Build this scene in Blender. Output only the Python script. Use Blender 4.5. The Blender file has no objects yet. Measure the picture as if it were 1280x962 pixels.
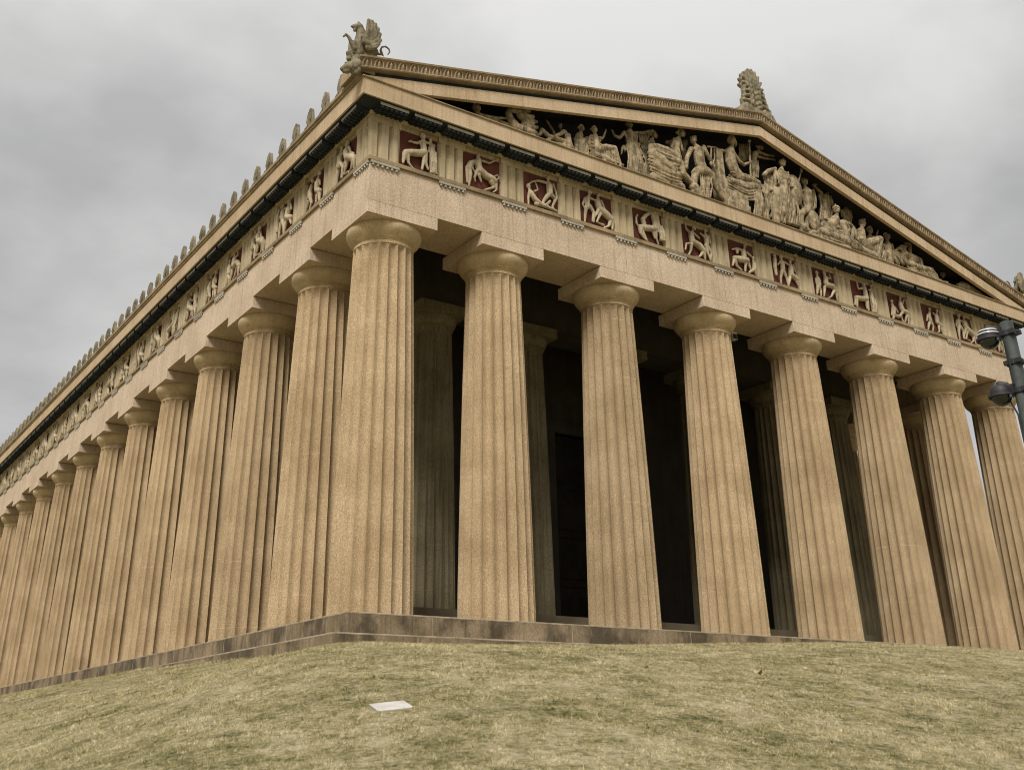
import bpy, bmesh, math, random
import numpy as np
from mathutils import Matrix, Vector
random.seed(7); rng = np.random.default_rng(11)
C = bpy.context.scene.collection
SC = bpy.context.scene
R = math.radians

# ------------------------------------------------------------------ camera
CAM = np.array([-11.9607, -22.9814, -2.6062])
RIGHT, UP, FWD = [Vector(v) for v in [[0.826245, -0.563176, -0.012346], [-0.222704, -0.346706, 0.911152], [0.517419, 0.750085, 0.411886]]]
cd = bpy.data.cameras.new('camera'); cam = bpy.data.objects.new('camera', cd); C.objects.link(cam)
cd.sensor_fit = 'HORIZONTAL'; cd.sensor_width = 36.0; cd.lens = 36.4856
cd.shift_x = 0.01115; cd.shift_y = -0.11343
cd.clip_start = 0.1; cd.clip_end = 4000
cam.matrix_world = Matrix(((RIGHT.x, UP.x, -FWD.x, CAM[0]), (RIGHT.y, UP.y, -FWD.y, CAM[1]), (RIGHT.z, UP.z, -FWD.z, CAM[2]), (0, 0, 0, 1)))
SC.camera = cam

# ------------------------------------------------------------------ light, sky, exposure
SUN_AZ, SUN_EL = R(228), R(46)          # azimuth measured clockwise from +Y
sd = bpy.data.lights.new('sun', 'SUN'); sd.energy = 1.45; sd.angle = R(20); sd.color = (1.0, .96, .91)
sun = bpy.data.objects.new('sun', sd); C.objects.link(sun)
sv = Vector((math.sin(SUN_AZ) * math.cos(SUN_EL), math.cos(SUN_AZ) * math.cos(SUN_EL), math.sin(SUN_EL)))
sun.rotation_euler = sv.to_track_quat('Z', 'Y').to_euler(); sun.location = (0, -40, 60)
w = bpy.data.worlds.new('World'); SC.world = w; w.use_nodes = True
nt = w.node_tree; nt.nodes.clear(); N = nt.nodes.new; Lk = nt.links.new
out = N('ShaderNodeOutputWorld'); bg = N('ShaderNodeBackground'); bg.inputs[1].default_value = .08
sky = N('ShaderNodeTexSky'); sky.sky_type = 'NISHITA'; sky.sun_disc = False
sky.sun_elevation = SUN_EL; sky.sun_rotation = SUN_AZ; sky.dust_density = 4
tc = N('ShaderNodeTexCoord'); sep = N('ShaderNodeSeparateXYZ'); Lk(tc.outputs['Generated'], sep.inputs[0])
def mth(op, a, b=None, c=None, clamp=False):
    n = N('ShaderNodeMath'); n.operation = op; n.use_clamp = clamp
    for i, v in enumerate((a, b, c)):
        if v is None: continue
        if isinstance(v, (int, float)): n.inputs[i].default_value = v
        else: Lk(v, n.inputs[i])
    return n.outputs[0]
zc = mth('MAXIMUM', sep.outputs[2], 0.0); den = mth('ADD', zc, .32)
cx = mth('DIVIDE', sep.outputs[0], den); cy = mth('DIVIDE', sep.outputs[1], den)
cmb = N('ShaderNodeCombineXYZ'); Lk(cx, cmb.inputs[0]); Lk(cy, cmb.inputs[1])
n1 = N('ShaderNodeTexNoise'); n1.inputs['Scale'].default_value = 1.25; n1.inputs['Detail'].default_value = 5; n1.inputs['Roughness'].default_value = .45; n1.inputs['Distortion'].default_value = .35
mp = N('ShaderNodeMapping'); mp.inputs['Location'].default_value = (3.1, 1.7, 0); Lk(cmb.outputs[0], mp.inputs[0]); Lk(mp.outputs[0], n1.inputs['Vector'])
n2 = N('ShaderNodeTexNoise'); n2.inputs['Scale'].default_value = 4.2; n2.inputs['Detail'].default_value = 6; n2.inputs['Roughness'].default_value = .5
Lk(mp.outputs[0], n2.inputs['Vector'])
cl = mth('ADD', mth('MULTIPLY', n1.outputs[0], .58), mth('MULTIPLY', n2.outputs[0], .42))
rmp = N('ShaderNodeValToRGB'); Lk(cl, rmp.inputs[0])
e = rmp.color_ramp.elements; e[0].position = .39; e[0].color = (.70, .697, .69, 1); e[1].position = .585; e[1].color = (1.06, 1.05, 1.03, 1)
grad = mth('ADD', .95, mth('MULTIPLY', mth('POWER', zc, 3.0), 1.3))
lum = N('ShaderNodeMix'); lum.data_type = 'RGBA'; lum.blend_type = 'MULTIPLY'; lum.inputs[0].default_value = 1
Lk(rmp.outputs[0], lum.inputs[6])
gv = N('ShaderNodeCombineXYZ')
for i in range(3): Lk(mth('MULTIPLY', grad, 3.2), gv.inputs[i])
Lk(gv.outputs[0], lum.inputs[7])
mx = N('ShaderNodeMix'); mx.data_type = 'RGBA'; mx.inputs[0].default_value = .97
Lk(sky.outputs[0], mx.inputs[6]); Lk(lum.outputs[2], mx.inputs[7]); Lk(mx.outputs[2], bg.inputs[0]); Lk(bg.outputs[0], out.inputs[0])
SC.view_settings.view_transform = 'Standard'; SC.view_settings.look = 'None'
SC.view_settings.exposure = 1.25; SC.view_settings.gamma = 1.0; SC.view_settings.use_curve_mapping = False
SC.cycles.pixel_filter_type = 'BLACKMAN_HARRIS'; SC.cycles.filter_width = 1.05; SC.cycles.max_bounces = 6; SC.cycles.diffuse_bounces = 3

# ------------------------------------------------------------------ materials
def mat(name, cols, scale=1.2, rough=.85, speck=0, speck_scale=40, streak=0, bump=.0, bscale=30, var=.12, metal=0, seams=0, stain=0, spec=.3):
    """cols: dark/light base colours mixed by large noise; speck: aggregate speckle; streak: vertical rain streaks; seams: cast joints."""
    m = bpy.data.materials.new(name); m.use_nodes = True; t = m.node_tree; t.nodes.clear(); n = t.nodes.new; l = t.links.new
    o = n('ShaderNodeOutputMaterial'); b = n('ShaderNodeBsdfPrincipled'); l(b.outputs[0], o.inputs[0])
    b.inputs['Roughness'].default_value = rough; b.inputs['Metallic'].default_value = metal; b.inputs['Specular IOR Level'].default_value = spec
    geo = n('ShaderNodeNewGeometry'); tx = n('ShaderNodeTexCoord'); inf = n('ShaderNodeObjectInfo')
    pos = geo.outputs['Position']
    def noise(sc, det=4, rg=.55, vec=pos):
        q = n('ShaderNodeTexNoise'); q.inputs['Scale'].default_value = sc; q.inputs['Detail'].default_value = det; q.inputs['Roughness'].default_value = rg; l(vec, q.inputs['Vector']); return q.outputs[0]
    def mr(v, a, bb, c=0., d=1.):
        q = n('ShaderNodeMapRange'); q.inputs[1].default_value = a; q.inputs[2].default_value = bb; q.inputs[3].default_value = c; q.inputs[4].default_value = d; l(v, q.inputs[0]); return q.outputs[0]
    def mix(f, a, c, typ='MIX'):
        q = n('ShaderNodeMix'); q.data_type = 'RGBA'; q.blend_type = typ
        for i, v in ((0, f), (6, a), (7, c)):
            if isinstance(v, (int, float)): q.inputs[i].default_value = v
            elif isinstance(v, tuple): q.inputs[i].default_value = (*v, 1)
            else: l(v, q.inputs[i])
        return q.outputs[2]
    col = mix(mr(noise(scale), .35, .65), cols[0], cols[1])
    if var:
        h = n('ShaderNodeHueSaturation'); l(col, h.inputs['Color']); l(mr(inf.outputs['Random'], 0, 1, 1 - var, 1 + var), h.inputs['Value']); col = h.outputs[0]
    if speck:
        s1 = mr(noise(speck_scale, 2, .7), .3, .7, 1 - speck, 1 + speck)
        s2 = mr(noise(speck_scale * 2.6, 1, .5), .3, .7, 1 - speck * .8, 1 + speck * .8)
        q = n('ShaderNodeMath'); q.operation = 'MULTIPLY'; l(s1, q.inputs[0]); l(s2, q.inputs[1])
        cb = n('ShaderNodeCombineXYZ'); [l(q.outputs[0], cb.inputs[i]) for i in range(3)]
        col = mix(1.0, col, cb.outputs[0], 'MULTIPLY')
    if streak:
        mpp = n('ShaderNodeMapping'); mpp.inputs['Scale'].default_value = (9, 9, .45); l(pos, mpp.inputs[0])
        f = mr(noise(1.0, 5, .6, mpp.outputs[0]), .5, .72, 0, streak); col = mix(f, col, (cols[0][0] * .3, cols[0][1] * .3, cols[0][2] * .32))
    if stain:
        mpp = n('ShaderNodeMapping'); mpp.inputs['Scale'].default_value = (.9, .9, .55); l(pos, mpp.inputs[0])
        f = mr(noise(1.0, 9, .68, mpp.outputs[0]), .45, .58, 0, stain); col = mix(f, col, (.045, .035, .02))
    if seams:
        sx = n('ShaderNodeSeparateXYZ'); l(tx.outputs['Object'], sx.inputs[0])
        a = n('ShaderNodeMath'); a.operation = 'ADD'; l(sx.outputs[2], a.inputs[0])
        rr = n('ShaderNodeMath'); rr.operation = 'MULTIPLY'; l(inf.outputs['Random'], rr.inputs[0]); rr.inputs[1].default_value = 3.0; l(rr.outputs[0], a.inputs[1])
        pp = n('ShaderNodeMath'); pp.operation = 'PINGPONG'; l(a.outputs[0], pp.inputs[0]); pp.inputs[1].default_value = .93
        f = mr(pp.outputs[0], 0, .022, seams, 0)
        br = mr(noise(1.7, 3), .48, .6)
        q = n('ShaderNodeMath'); q.operation = 'MULTIPLY'; l(f, q.inputs[0]); l(br, q.inputs[1])
        col = mix(q.outputs[0], col, (min(1, cols[1][0] * 1.5), min(1, cols[1][1] * 1.5), min(1, cols[1][2] * 1.55)))
    l(col, b.inputs['Base Color'])
    if bump:
        bp = n('ShaderNodeBump'); bp.inputs['Strength'].default_value = bump; bp.inputs['Distance'].default_value = .02; l(noise(bscale, 4, .65), bp.inputs['Height']); l(bp.outputs[0], b.inputs['Normal'])
    return m
M = {
 'column': mat('column concrete', ((.325, .232, .128), (.425, .315, .185)), .8, speck=.36, speck_scale=32, streak=.16, bump=.35, bscale=45, var=.1, seams=.45),
 'inner': mat('shaded porch column concrete', ((.185, .152, .085), (.27, .225, .135)), .9, speck=.3, speck_scale=28, streak=.5, bump=.3, bscale=45, var=.06, seams=.3),  # same concrete as outer columns; porch shade and a mouldy tone put into colour
 'capital': mat('capital concrete', ((.43, .325, .18), (.55, .42, .25)), 1.6, speck=.2, speck_scale=30, streak=.25, bump=.2, var=.05),
 'pink': mat('architrave concrete', ((.485, .372, .258), (.575, .455, .328)), .7, speck=.26, speck_scale=28, streak=.3, bump=.25, var=.03),
 'warm': mat('cornice concrete', ((.435, .318, .188), (.53, .40, .256)), .9, speck=.18, speck_scale=26, streak=.4, bump=.15, var=.03),
 'frieze': mat('frieze concrete', ((.36, .285, .17), (.48, .385, .24)), 1.5, speck=.15, streak=.5, bump=.2, var=.07),
 'taenia': mat('weathered moulding', ((.20, .15, .085), (.34, .25, .14)), 1.5, speck=.2, streak=.3, var=.04),
 'relief': mat('metope relief stone', ((.36, .29, .185), (.52, .43, .285)), 3, speck=.22, streak=.6, bump=.6, bscale=16, var=.05),
 'statue': mat('statue stone', ((.17, .13, .072), (.42, .33, .20)), 5, speck=.22, speck_scale=22, streak=.85, bump=1.0, bscale=13, var=.08),
 'finial': mat('weathered finial stone', ((.13, .11, .068), (.26, .22, .14)), 2.5, speck=.3, speck_scale=20, streak=.6, bump=.3, var=.08),
 'red': mat('red painted panel', ((.095, .028, .017), (.14, .042, .025)), 2, streak=.3, var=.15),
 'soffit': mat('dark blue painted soffit', ((.016, .02, .024), (.034, .04, .045)), 2.5, var=.15),
 'white': mat('pale painted edge', ((.32, .29, .225), (.43, .39, .31)), 3, streak=.3, var=.08),
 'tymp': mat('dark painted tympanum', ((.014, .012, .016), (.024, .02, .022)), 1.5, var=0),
 'sima': mat('ochre moulded gutter', ((.25, .178, .10), (.36, .27, .165)), 2, speck=.25, streak=.45, bump=.2, var=.03),
 'roof': mat('roof tile', ((.30, .25, .19), (.38, .32, .25)), 2, var=.03),
 'step': mat('stained step concrete', ((.20, .15, .085), (.30, .225, .14)), 1.1, speck=.25, speck_scale=30, streak=.5, stain=.8, bump=.25, var=.03),
 'edge': mat('pale step nosing', ((.27, .215, .14), (.40, .33, .23)), 3, speck=.2, streak=.3, var=0),
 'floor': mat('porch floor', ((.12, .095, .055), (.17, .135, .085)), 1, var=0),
 'dark': mat('shaded porch wall', ((.055, .048, .038), (.085, .074, .056)), .7, speck=.2, streak=.4, var=0),  # wall, lintel and ceiling concrete with the porch shade put into its colour
 'bronze': mat('dark bronze', ((.02, .016, .01), (.035, .028, .016)), 2, rough=.5, metal=.7, var=0),
 'pole': mat('green grey painted steel', ((.042, .05, .044), (.065, .076, .068)), 6, rough=.7, var=0, spec=.3, streak=.5),
 'black': mat('black metal', ((.012, .012, .013), (.02, .02, .022)), 5, rough=.6, var=0, spec=.5),
 'glass': mat('smoked camera dome', ((.006, .006, .008), (.01, .01, .012)), 5, rough=.06, var=0, spec=.8),
 'shell': mat('pale camera shell', ((.5, .5, .5), (.62, .62, .61)), 6, rough=.35, var=0, spec=.5),
 'slab': mat('pale concrete slab', ((.38, .355, .32), (.52, .49, .445)), 3, speck=.08, speck_scale=60, var=0),
 'soil': mat('bare soil', ((.03, .024, .014), (.07, .055, .03)), 8, var=0),
 'leaf': mat('dry leaf', ((.34, .25, .14), (.5, .4, .26)), 20, var=.2),
}

# ------------------------------------------------------------------ mesh helpers
class MB:
    def __init__(s): s.v = []; s.f = []; s.m = []; s.n = 0
    def add(s, verts, faces, mi=0):
        k = s.n; s.v.extend([tuple(map(float, q)) for q in verts]); s.n += len(verts)
        s.f.extend([tuple(i + k for i in f) for f in faces]); s.m.extend([mi] * len(faces)); return s
    def box(s, x0, x1, y0, y1, z0, z1, mi=0):
        v = [(x, y, z) for z in (z0, z1) for y in (y0, y1) for x in (x0, x1)]
        return s.add(v, [(0, 2, 3, 1), (4, 5, 7, 6), (0, 1, 5, 4), (2, 6, 7, 3), (0, 4, 6, 2), (1, 3, 7, 5)], mi)
    def prism(s, poly, fn, a, b, mi=0):
        """extrude a closed 2-D outline between parameters a and b; fn(p, q, t) -> 3-D point"""
        n = len(poly); v = [fn(p, q, a) for p, q in poly] + [fn(p, q, b) for p, q in poly]
        return s.add(v, [tuple(range(n))[::-1], tuple(range(n, 2 * n))] + [(i, (i + 1) % n, n + (i + 1) % n, n + i) for i in range(n)], mi)
    def rev(s, prof, cx, cy, n=24, mi=0, cap=True):
        v = []; f = []
        for r, z in prof:
            for k in range(n): a = 2 * math.pi * k / n; v.append((cx + r * math.cos(a), cy + r * math.sin(a), z))
        for j in range(len(prof) - 1):
            for k in range(n): k2 = (k + 1) % n; f.append((j * n + k, j * n + k2, (j + 1) * n + k2, (j + 1) * n + k))
        if cap: f.append(tuple(range(n))[::-1]); f.append(tuple((len(prof) - 1) * n + k for k in range(n)))
        return s.add(v, f, mi)
    def ring(s, prof, x0, x1, y0, y1, mi=0):
        """closed profile (outward offset o, z) swept round a rectangle with mitred corners"""
        n = len(prof); v = []
        for sx, sy in ((-1, -1), (1, -1), (1, 1), (-1, 1)):
            for o, z in prof: v.append(((x0 - o) if sx < 0 else (x1 + o), (y0 - o) if sy < 0 else (y1 + o), z))
        f = [(c * n + i, ((c + 1) % 4) * n + i, ((c + 1) % 4) * n + (i + 1) % n, c * n + (i + 1) % n) for c in range(4) for i in range(n)]
        return s.add(v, f, mi)
    def tube(s, pts, n=10, mi=0):
        """closed rounded tube through (x, y, z, r) points"""
        P = [np.array(p[:3], float) for p in pts]; rr = [max(.004, p[3]) for p in pts]
        if len(P) == 1: P.append(P[0] + np.array((0, 0, .001))); rr.append(rr[0])
        rings = []
        T = []
        for i in range(len(P)):
            d = P[min(i + 1, len(P) - 1)] - P[max(i - 1, 0)]; L = np.linalg.norm(d); T.append(d / L if L > 1e-9 else np.array((0, 0, 1.)))
        ref = np.array((0.3, .9, .2)); 
        seq = [(P[0] - T[0] * rr[0] * c, T[0], rr[0] * s_) for c, s_ in ((.93, .37), (.7, .71), (.37, .93))] + [(P[i], T[i], rr[i]) for i in range(len(P))] + [(P[-1] + T[-1] * rr[-1] * c, T[-1], rr[-1] * s_) for c, s_ in ((.37, .93), (.7, .71), (.93, .37))]
        v = []; f = []
        for c, t, r in seq:
            a = np.cross(t, ref); 
            if np.linalg.norm(a) < 1e-3: a = np.cross(t, np.array((1., 0, 0)))
            a /= np.linalg.norm(a); b = np.cross(t, a)
            for k in range(n): q = 2 * math.pi * k / n; v.append(c + r * (math.cos(q) * a + math.sin(q) * b))
        for j in range(len(seq) - 1):
            for k in range(n): k2 = (k + 1) % n; f.append((j * n + k, j * n + k2, (j + 1) * n + k2, (j + 1) * n + k))
        f.append(tuple(range(n))[::-1]); f.append(tuple((len(seq) - 1) * n + k for k in range(n)))
        return s.add(v, f, mi)
    def ell(s, c, rx, ry, rz, mi=0, nu=14, nv=9):
        v = [(c[0], c[1], c[2] - rz)]; f = []
        for j in range(1, nv):
            a = -math.pi / 2 + math.pi * j / nv
            for k in range(nu): q = 2 * math.pi * k / nu; v.append((c[0] + rx * math.cos(a) * math.cos(q), c[1] + ry * math.cos(a) * math.sin(q), c[2] + rz * math.sin(a)))
        v.append((c[0], c[1], c[2] + rz)); L = len(v) - 1
        for k in range(nu):
            k2 = (k + 1) % nu; f.append((0, 1 + k2, 1 + k)); f.append((L, L - nu + k, L - nu + k2))
            for j in range(nv - 2): f.append((1 + j * nu + k, 1 + j * nu + k2, 1 + (j + 1) * nu + k2, 1 + (j + 1) * nu + k))
        return s.add(v, f, mi)
    def mesh(s, name, mats, smooth=None):
        me = bpy.data.meshes.new(name); me.from_pydata(s.v, [], s.f)
        for m in (mats if isinstance(mats, (list, tuple)) else [mats]): me.materials.append(M[m])
        if any(s.m): me.polygons.foreach_set('material_index', s.m)
        b = bmesh.new(); b.from_mesh(me); bmesh.ops.recalc_face_normals(b, faces=b.faces); b.to_mesh(me); b.free()
        if smooth is not None:
            me.polygons.foreach_set('use_smooth', [True] * len(me.polygons)); me.set_sharp_from_angle(angle=R(smooth))
        return me
    def build(s, name, mats, parent=None, loc=(0, 0, 0), smooth=None):
        return put(name, s.mesh(name, mats, smooth), parent, loc)
def put(name, me, parent=None, loc=(0, 0, 0), rz=0, scale=None):
    o = bpy.data.objects.new(name, me); C.objects.link(o); o.location = loc; o.rotation_euler = (0, 0, rz)
    if scale: o.scale = scale
    if parent: o.parent = parent
    return o
def empty(name, loc=(0, 0, 0), parent=None):
    o = bpy.data.objects.new(name, None); C.objects.link(o); o.location = loc; o.empty_display_size = .2
    if parent: o.parent = parent
    return o
def tag(o, label=None, cat=None, group=None, kind=None):
    for k, v in (('label', label), ('category', cat), ('group', group), ('kind', kind)):
        if v: o[k] = v
    return o

# ------------------------------------------------------------------ plan of the temple (origin: axis of the near corner column at floor level)
AX = [0] + [3.618 + 4.296 * k for k in range(6)] + [28.716]
AY = [0] + [3.618 + 4.295 * k for k in range(15)] + [67.366]
X1, Y1, XM = AX[-1], AY[-1], AX[-1] / 2
Z_AB, Z_AR, Z_TA, Z_FR, Z_GE, Z_GT = 10.06, 10.44, 11.61, 11.74, 13.05, 13.72

# ------------------------------------------------------------------ lawn
FR_ = [(0, 0), (3, .14), (6.5, .5), (11.5, 1.55), (14, 2.12), (18, 2.95), (24, 3.55), (40, 4.2), (80, 5.2), (900, 9), (5000, 30)]
LF_ = [(0, 0), (2, .42), (5, 1.2), (8, 2.1), (11, 2.95), (18, 3.5), (24, 3.75), (40, 4.3), (80, 5.2), (900, 9), (5000, 30)]
ZF_ = [(-50, -.82), (-2, -.82), (4, -.68), (8, -.46), (13, -.31), (17, -.58), (22, -1.16), (28, -1.92), (34, -2.2), (90, -1.6)]
def smooth_interp(q, pts):
    xs, ys = zip(*pts); acc = 0
    for k, wt in ((-1, .25), (0, .5), (1, .25)): acc = acc + wt * np.interp(np.maximum(q + k * np.minimum(1.2, q * .3), 0) if pts is not ZF_ else q + k * 2.0, xs, ys)
    return acc
def lawn_z(x, y):
    x = np.asarray(x, float); y = np.asarray(y, float)
    ox = np.where(x < -1.9, x + 1.9, np.where(x > 30.6, x - 30.6, 0)); oy = np.where(y < -1.9, y + 1.9, np.where(y > 69, y - 69, 0))
    q = np.hypot(ox, oy); wt = np.where(q > 0, np.abs(oy) / np.maximum(q, 1e-6), 0) ** 2; wt = wt * wt * (3 - 2 * wt)
    d = wt * smooth_interp(q, FR_) + (1 - wt) * smooth_interp(q, LF_)
    t = np.clip(y / 12, 0, 1); t = t * t * (3 - 2 * t); l = np.clip((8 - x) / 10, 0, 1)
    z = smooth_interp(x, ZF_) + .25 * t * l - d
    z = z + .012 * np.sin(x * .9 + 1.3 * np.sin(y * .5)) * np.sin(y * .8 + .7) + .01 * np.sin(x * 2.3 + y * 1.7) * np.sin(y * 2.1 - x * .6)
    ins = np.minimum(np.minimum(x + .9, 29.6 - x), np.minimum(y + .9, 68.2 - y)); z = z - np.clip(ins, 0, .5) * 1.2
    return z
def grass_mat(name, blades):
    m = bpy.data.materials.new(name); m.use_nodes = True; t = m.node_tree; n = t.nodes.new; l = t.links.new
    b = t.nodes['Principled BSDF']; b.inputs['Roughness'].default_value = .8; b.inputs['Specular IOR Level'].default_value = .15
    geo = n('ShaderNodeNewGeometry')
    def noise(sc, det, rg=.6, st=(1, 1, 1)):
        mpn = n('ShaderNodeMapping'); mpn.inputs['Scale'].default_value = st; l(geo.outputs['Position'], mpn.inputs[0])
        q = n('ShaderNodeTexNoise'); q.inputs['Scale'].default_value = sc; q.inputs['Detail'].default_value = det; q.inputs['Roughness'].default_value = rg; l(mpn.outputs[0], q.inputs['Vector']); return q.outputs[0]
    def madd(a, k, c):
        q = n('ShaderNodeMath'); q.operation = 'MULTIPLY_ADD'; l(a, q.inputs[0]); q.inputs[1].default_value = k
        if isinstance(c, float): q.inputs[2].default_value = c
        else: l(c, q.inputs[2])
        return q.outputs[0]
    v = madd(noise(.5, 5, .65), .45, madd(noise(2.4, 5, .7), .85, madd(noise(13, 4, .75), 1.05, -.61)))
    rp = n('ShaderNodeValToRGB'); l(v, rp.inputs[0]); e = rp.color_ramp.elements
    k = 1.2 if blades else .68  # sheet darker than blades: shadow between tufts put into the turf colour
    e[0].position = .31; e[0].color = (.075 * k, .08 * k, .024 * k, 1); e[1].position = .78; e[1].color = (.54 * k, .47 * k, .30 * k, 1)
    for p_, c_ in ((.42, (.19, .172, .07)), (.52, (.30, .258, .125)), (.63, (.41, .35, .195))):
        q = e.new(p_); q.color = (*[z * k for z in c_], 1)
    l(rp.outputs[0], b.inputs['Base Color'])
    if not blades:
        bp = n('ShaderNodeBump'); bp.inputs['Strength'].default_value = .8; bp.inputs['Distance'].default_value = .04; l(noise(30, 5, .7), bp.inputs['Height']); l(bp.outputs[0], b.inputs['Normal'])
    M[name] = m
grass_mat('lawn turf', False); grass_mat('grass blades', True)
xs = np.concatenate([-np.geomspace(900, 25, 24), np.arange(-24, 34.01, .4), 34 + np.geomspace(1, 900, 24)])
ys = np.concatenate([-np.geomspace(900, 31, 24), np.arange(-30, 6.01, .4), np.arange(6.8, 76, .8), 76 + np.geomspace(1, 900, 24)])
gx, gy = np.meshgrid(xs, ys); gz = lawn_z(gx, gy)
nx, ny = len(xs), len(ys)
ii = (np.arange(ny - 1)[:, None] * nx + np.arange(nx - 1)[None]).ravel()
me = bpy.data.meshes.new('lawn'); me.from_pydata(np.stack([gx.ravel(), gy.ravel(), gz.ravel()], 1).tolist(), [], np.stack([ii, ii + 1, ii + nx + 1, ii + nx], 1).tolist())
me.polygons.foreach_set('use_smooth', [True] * len(me.polygons)); me.materials.append(M['lawn turf'])
tag(put('lawn', me), 'sloping lawn of patchy green and straw turf rising to the temple', kind='structure')

# ------------------------------------------------------------------ temple
T = tag(empty('temple', (0, 0, 0)), 'tan concrete Greek temple with fluted Doric columns and sculpted gable on the grassy rise', 'temple')
# steps
for k, (o, z1, z0) in enumerate(((1.18, 0, -.5), (1.74, -.5, -1.0), (2.3, -1.0, -1.5))):
    b = MB(); 
    b.ring([(o - .75 if k else -3.0, z0), (o - .006, z0), (o, z0 + .006), (o, z1 - .012), (o - .012, z1), (o - .75 if k else -3.0, z1)], 0, X1, 0, Y1)
    b.build('step', 'step', T)
    nb_ = MB(); nb_.ring([(o - .03, z1 - .03), (o + .003, z1 - .03), (o + .004, z1 - .004), (o - .004, z1 + .004), (o - .03, z1 + .004)], 0, X1, 0, Y1)
    for a_ in range(8): xx = a_ * 4.1 + 1.02 - k * .7; nb_.box(xx - .012, xx + .012, -o - .003, -o + .02, z0 + .01, z1 - .032)
    for a_ in range(16): yy = a_ * 4.2 + 2.1 - k * .9; nb_.box(-o - .003, -o + .02, yy - .012, yy + .012, z0 + .01, z1 - .032)
    nb_.build('step_nosing', 'edge', T)
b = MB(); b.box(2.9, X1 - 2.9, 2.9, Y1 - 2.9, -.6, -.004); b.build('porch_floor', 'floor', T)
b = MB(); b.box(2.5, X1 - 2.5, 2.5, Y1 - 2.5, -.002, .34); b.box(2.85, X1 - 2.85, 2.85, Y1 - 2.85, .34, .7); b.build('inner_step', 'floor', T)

# columns
def fluted(r0, r1, h, neck):
    b = MB(); fl, per = 20, 7; n = fl * per; zs = [0, .25] + [h * k / 9 for k in range(1, 9)] + [h - neck - .14, h - neck - .07, h - neck - .02, h - neck, h - neck + .015, h - .02, h]
    zs = sorted(set(round(z, 4) for z in zs)); v = []; f = []
    for z in zs:
        t = z / h; r = r0 + (r1 - r0) * t + .018 * math.sin(math.pi * t) 
        dep = .128 * r if z < h - neck - .13 else .128 * r * max(0, (h - neck - z) / .14) ** .5
        if abs(z - (h - neck)) < .001: r -= .02; dep = 0
        if z > h - neck: dep = 0
        for k in range(n):
            u = (k % per) / per * 2 - 1; a = 2 * math.pi * k / n
            rr = r - dep * (1 - u * u) ** .7
            v.append((rr * math.cos(a), rr * math.sin(a), z))
    for j in range(len(zs) - 1):
        for k in range(n): k2 = (k + 1) % n; f.append((j * n + k, j * n + k2, (j + 1) * n + k2, (j + 1) * n + k))
    f.append(tuple(range(n))[::-1]); f.append(tuple((len(zs) - 1) * n + k for k in range(n))); b.add(v, f)
    return b
def capital(r1, half, ze, h_e, h_ab, name):
    b = MB(); pr = [(r1 - .03, ze - .02), (r1 + .005, ze), (r1 + .03, ze + .02), (r1 + .012, ze + .035), (r1 + .045, ze + .055), (r1 + .028, ze + .07), (r1 + .065, ze + .09), (r1 + .05, ze + .105)]
    R2 = half - .035
    for k in range(1, 9):
        t = k / 8; pr.append((r1 + .05 + (R2 - r1 - .05) * (1 - (1 - t / .78) ** 1.9 if t < .78 else 1 - .09 * ((t - .78) / .22) ** 2), ze + .105 + (h_e - .105) * t))
    pr.append((R2 - .03, ze + h_e + .002)) if 0 else None; pr.append((.3, ze + h_e + .002))
    b.rev(pr, 0, 0, 48)
    z0 = ze + h_e; c = .012
    b.prism([(-half + c, -half), (half - c, -half), (half, -half + c), (half, half - c), (half - c, half), (-half + c, half), (-half, half - c), (-half, -half + c)], lambda p, q, t: (p, q, t), z0, z0 + h_ab - .022, 1)
    return b.mesh(name, ['capital', 'pink'], 35)
shaft = fluted(1.01, .80, 9.56, .10).mesh('column', 'column', 32); capm = capital(.80, 1.078, 9.56, .50, .38, 'capital')
shaft_c = fluted(1.03, .82, 9.56, .10).mesh('column', 'column', 32)
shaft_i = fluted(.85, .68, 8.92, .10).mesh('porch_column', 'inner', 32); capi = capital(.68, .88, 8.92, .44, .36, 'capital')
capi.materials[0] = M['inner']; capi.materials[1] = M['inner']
outer = [(x, 0) for x in AX] + [(x, Y1) for x in AX] + [(0, y) for y in AY[1:-1]] + [(X1, y) for y in AY[1:-1]]
for x, y in outer:
    corner = x in (0, X1) and y in (0, Y1)
    o = put('column', shaft_c if corner else shaft, T, (x, y, 0), 0 if corner else math.pi / 20 * random.choice((0, 2, 4)) )
    put('capital', capm, o, (0, 0, 0), -o.rotation_euler.z)
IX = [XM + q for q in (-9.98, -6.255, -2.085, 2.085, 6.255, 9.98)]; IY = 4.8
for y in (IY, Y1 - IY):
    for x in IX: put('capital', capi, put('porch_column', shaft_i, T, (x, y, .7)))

# architrave and taenia
AF = 1.06
def bars(name, m, o, i, z0, z1, extra=None):
    for q in ((-o, X1 + o, -o, i), (-o, X1 + o, Y1 - i, Y1 + o), (-o, i, i, Y1 - i), (X1 - i, X1 + o, i, Y1 - i)):
        MB().box(*q, z0, z1).build(name, m, T)
bars('architrave', 'pink', AF, .85, Z_AR, Z_TA)
b = MB()
for x in AX[1:-1]: b.box(x - .006, x + .006, -AF - .002, -AF + .02, Z_AR + .004, Z_TA - .004)
for y in AY[1:-1]: b.box(-AF - .002, -AF + .02, y - .006, y + .006, Z_AR + .004, Z_TA - .004)
b.build('beam_joints', 'taenia', T)
MB().ring([(.5, Z_TA), (1.125, Z_TA), (1.13, Z_TA + .008), (1.13, Z_FR - .012), (1.118, Z_FR), (.5, Z_FR)], 0, X1, 0, Y1).build('moulding', 'taenia', T)
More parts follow.
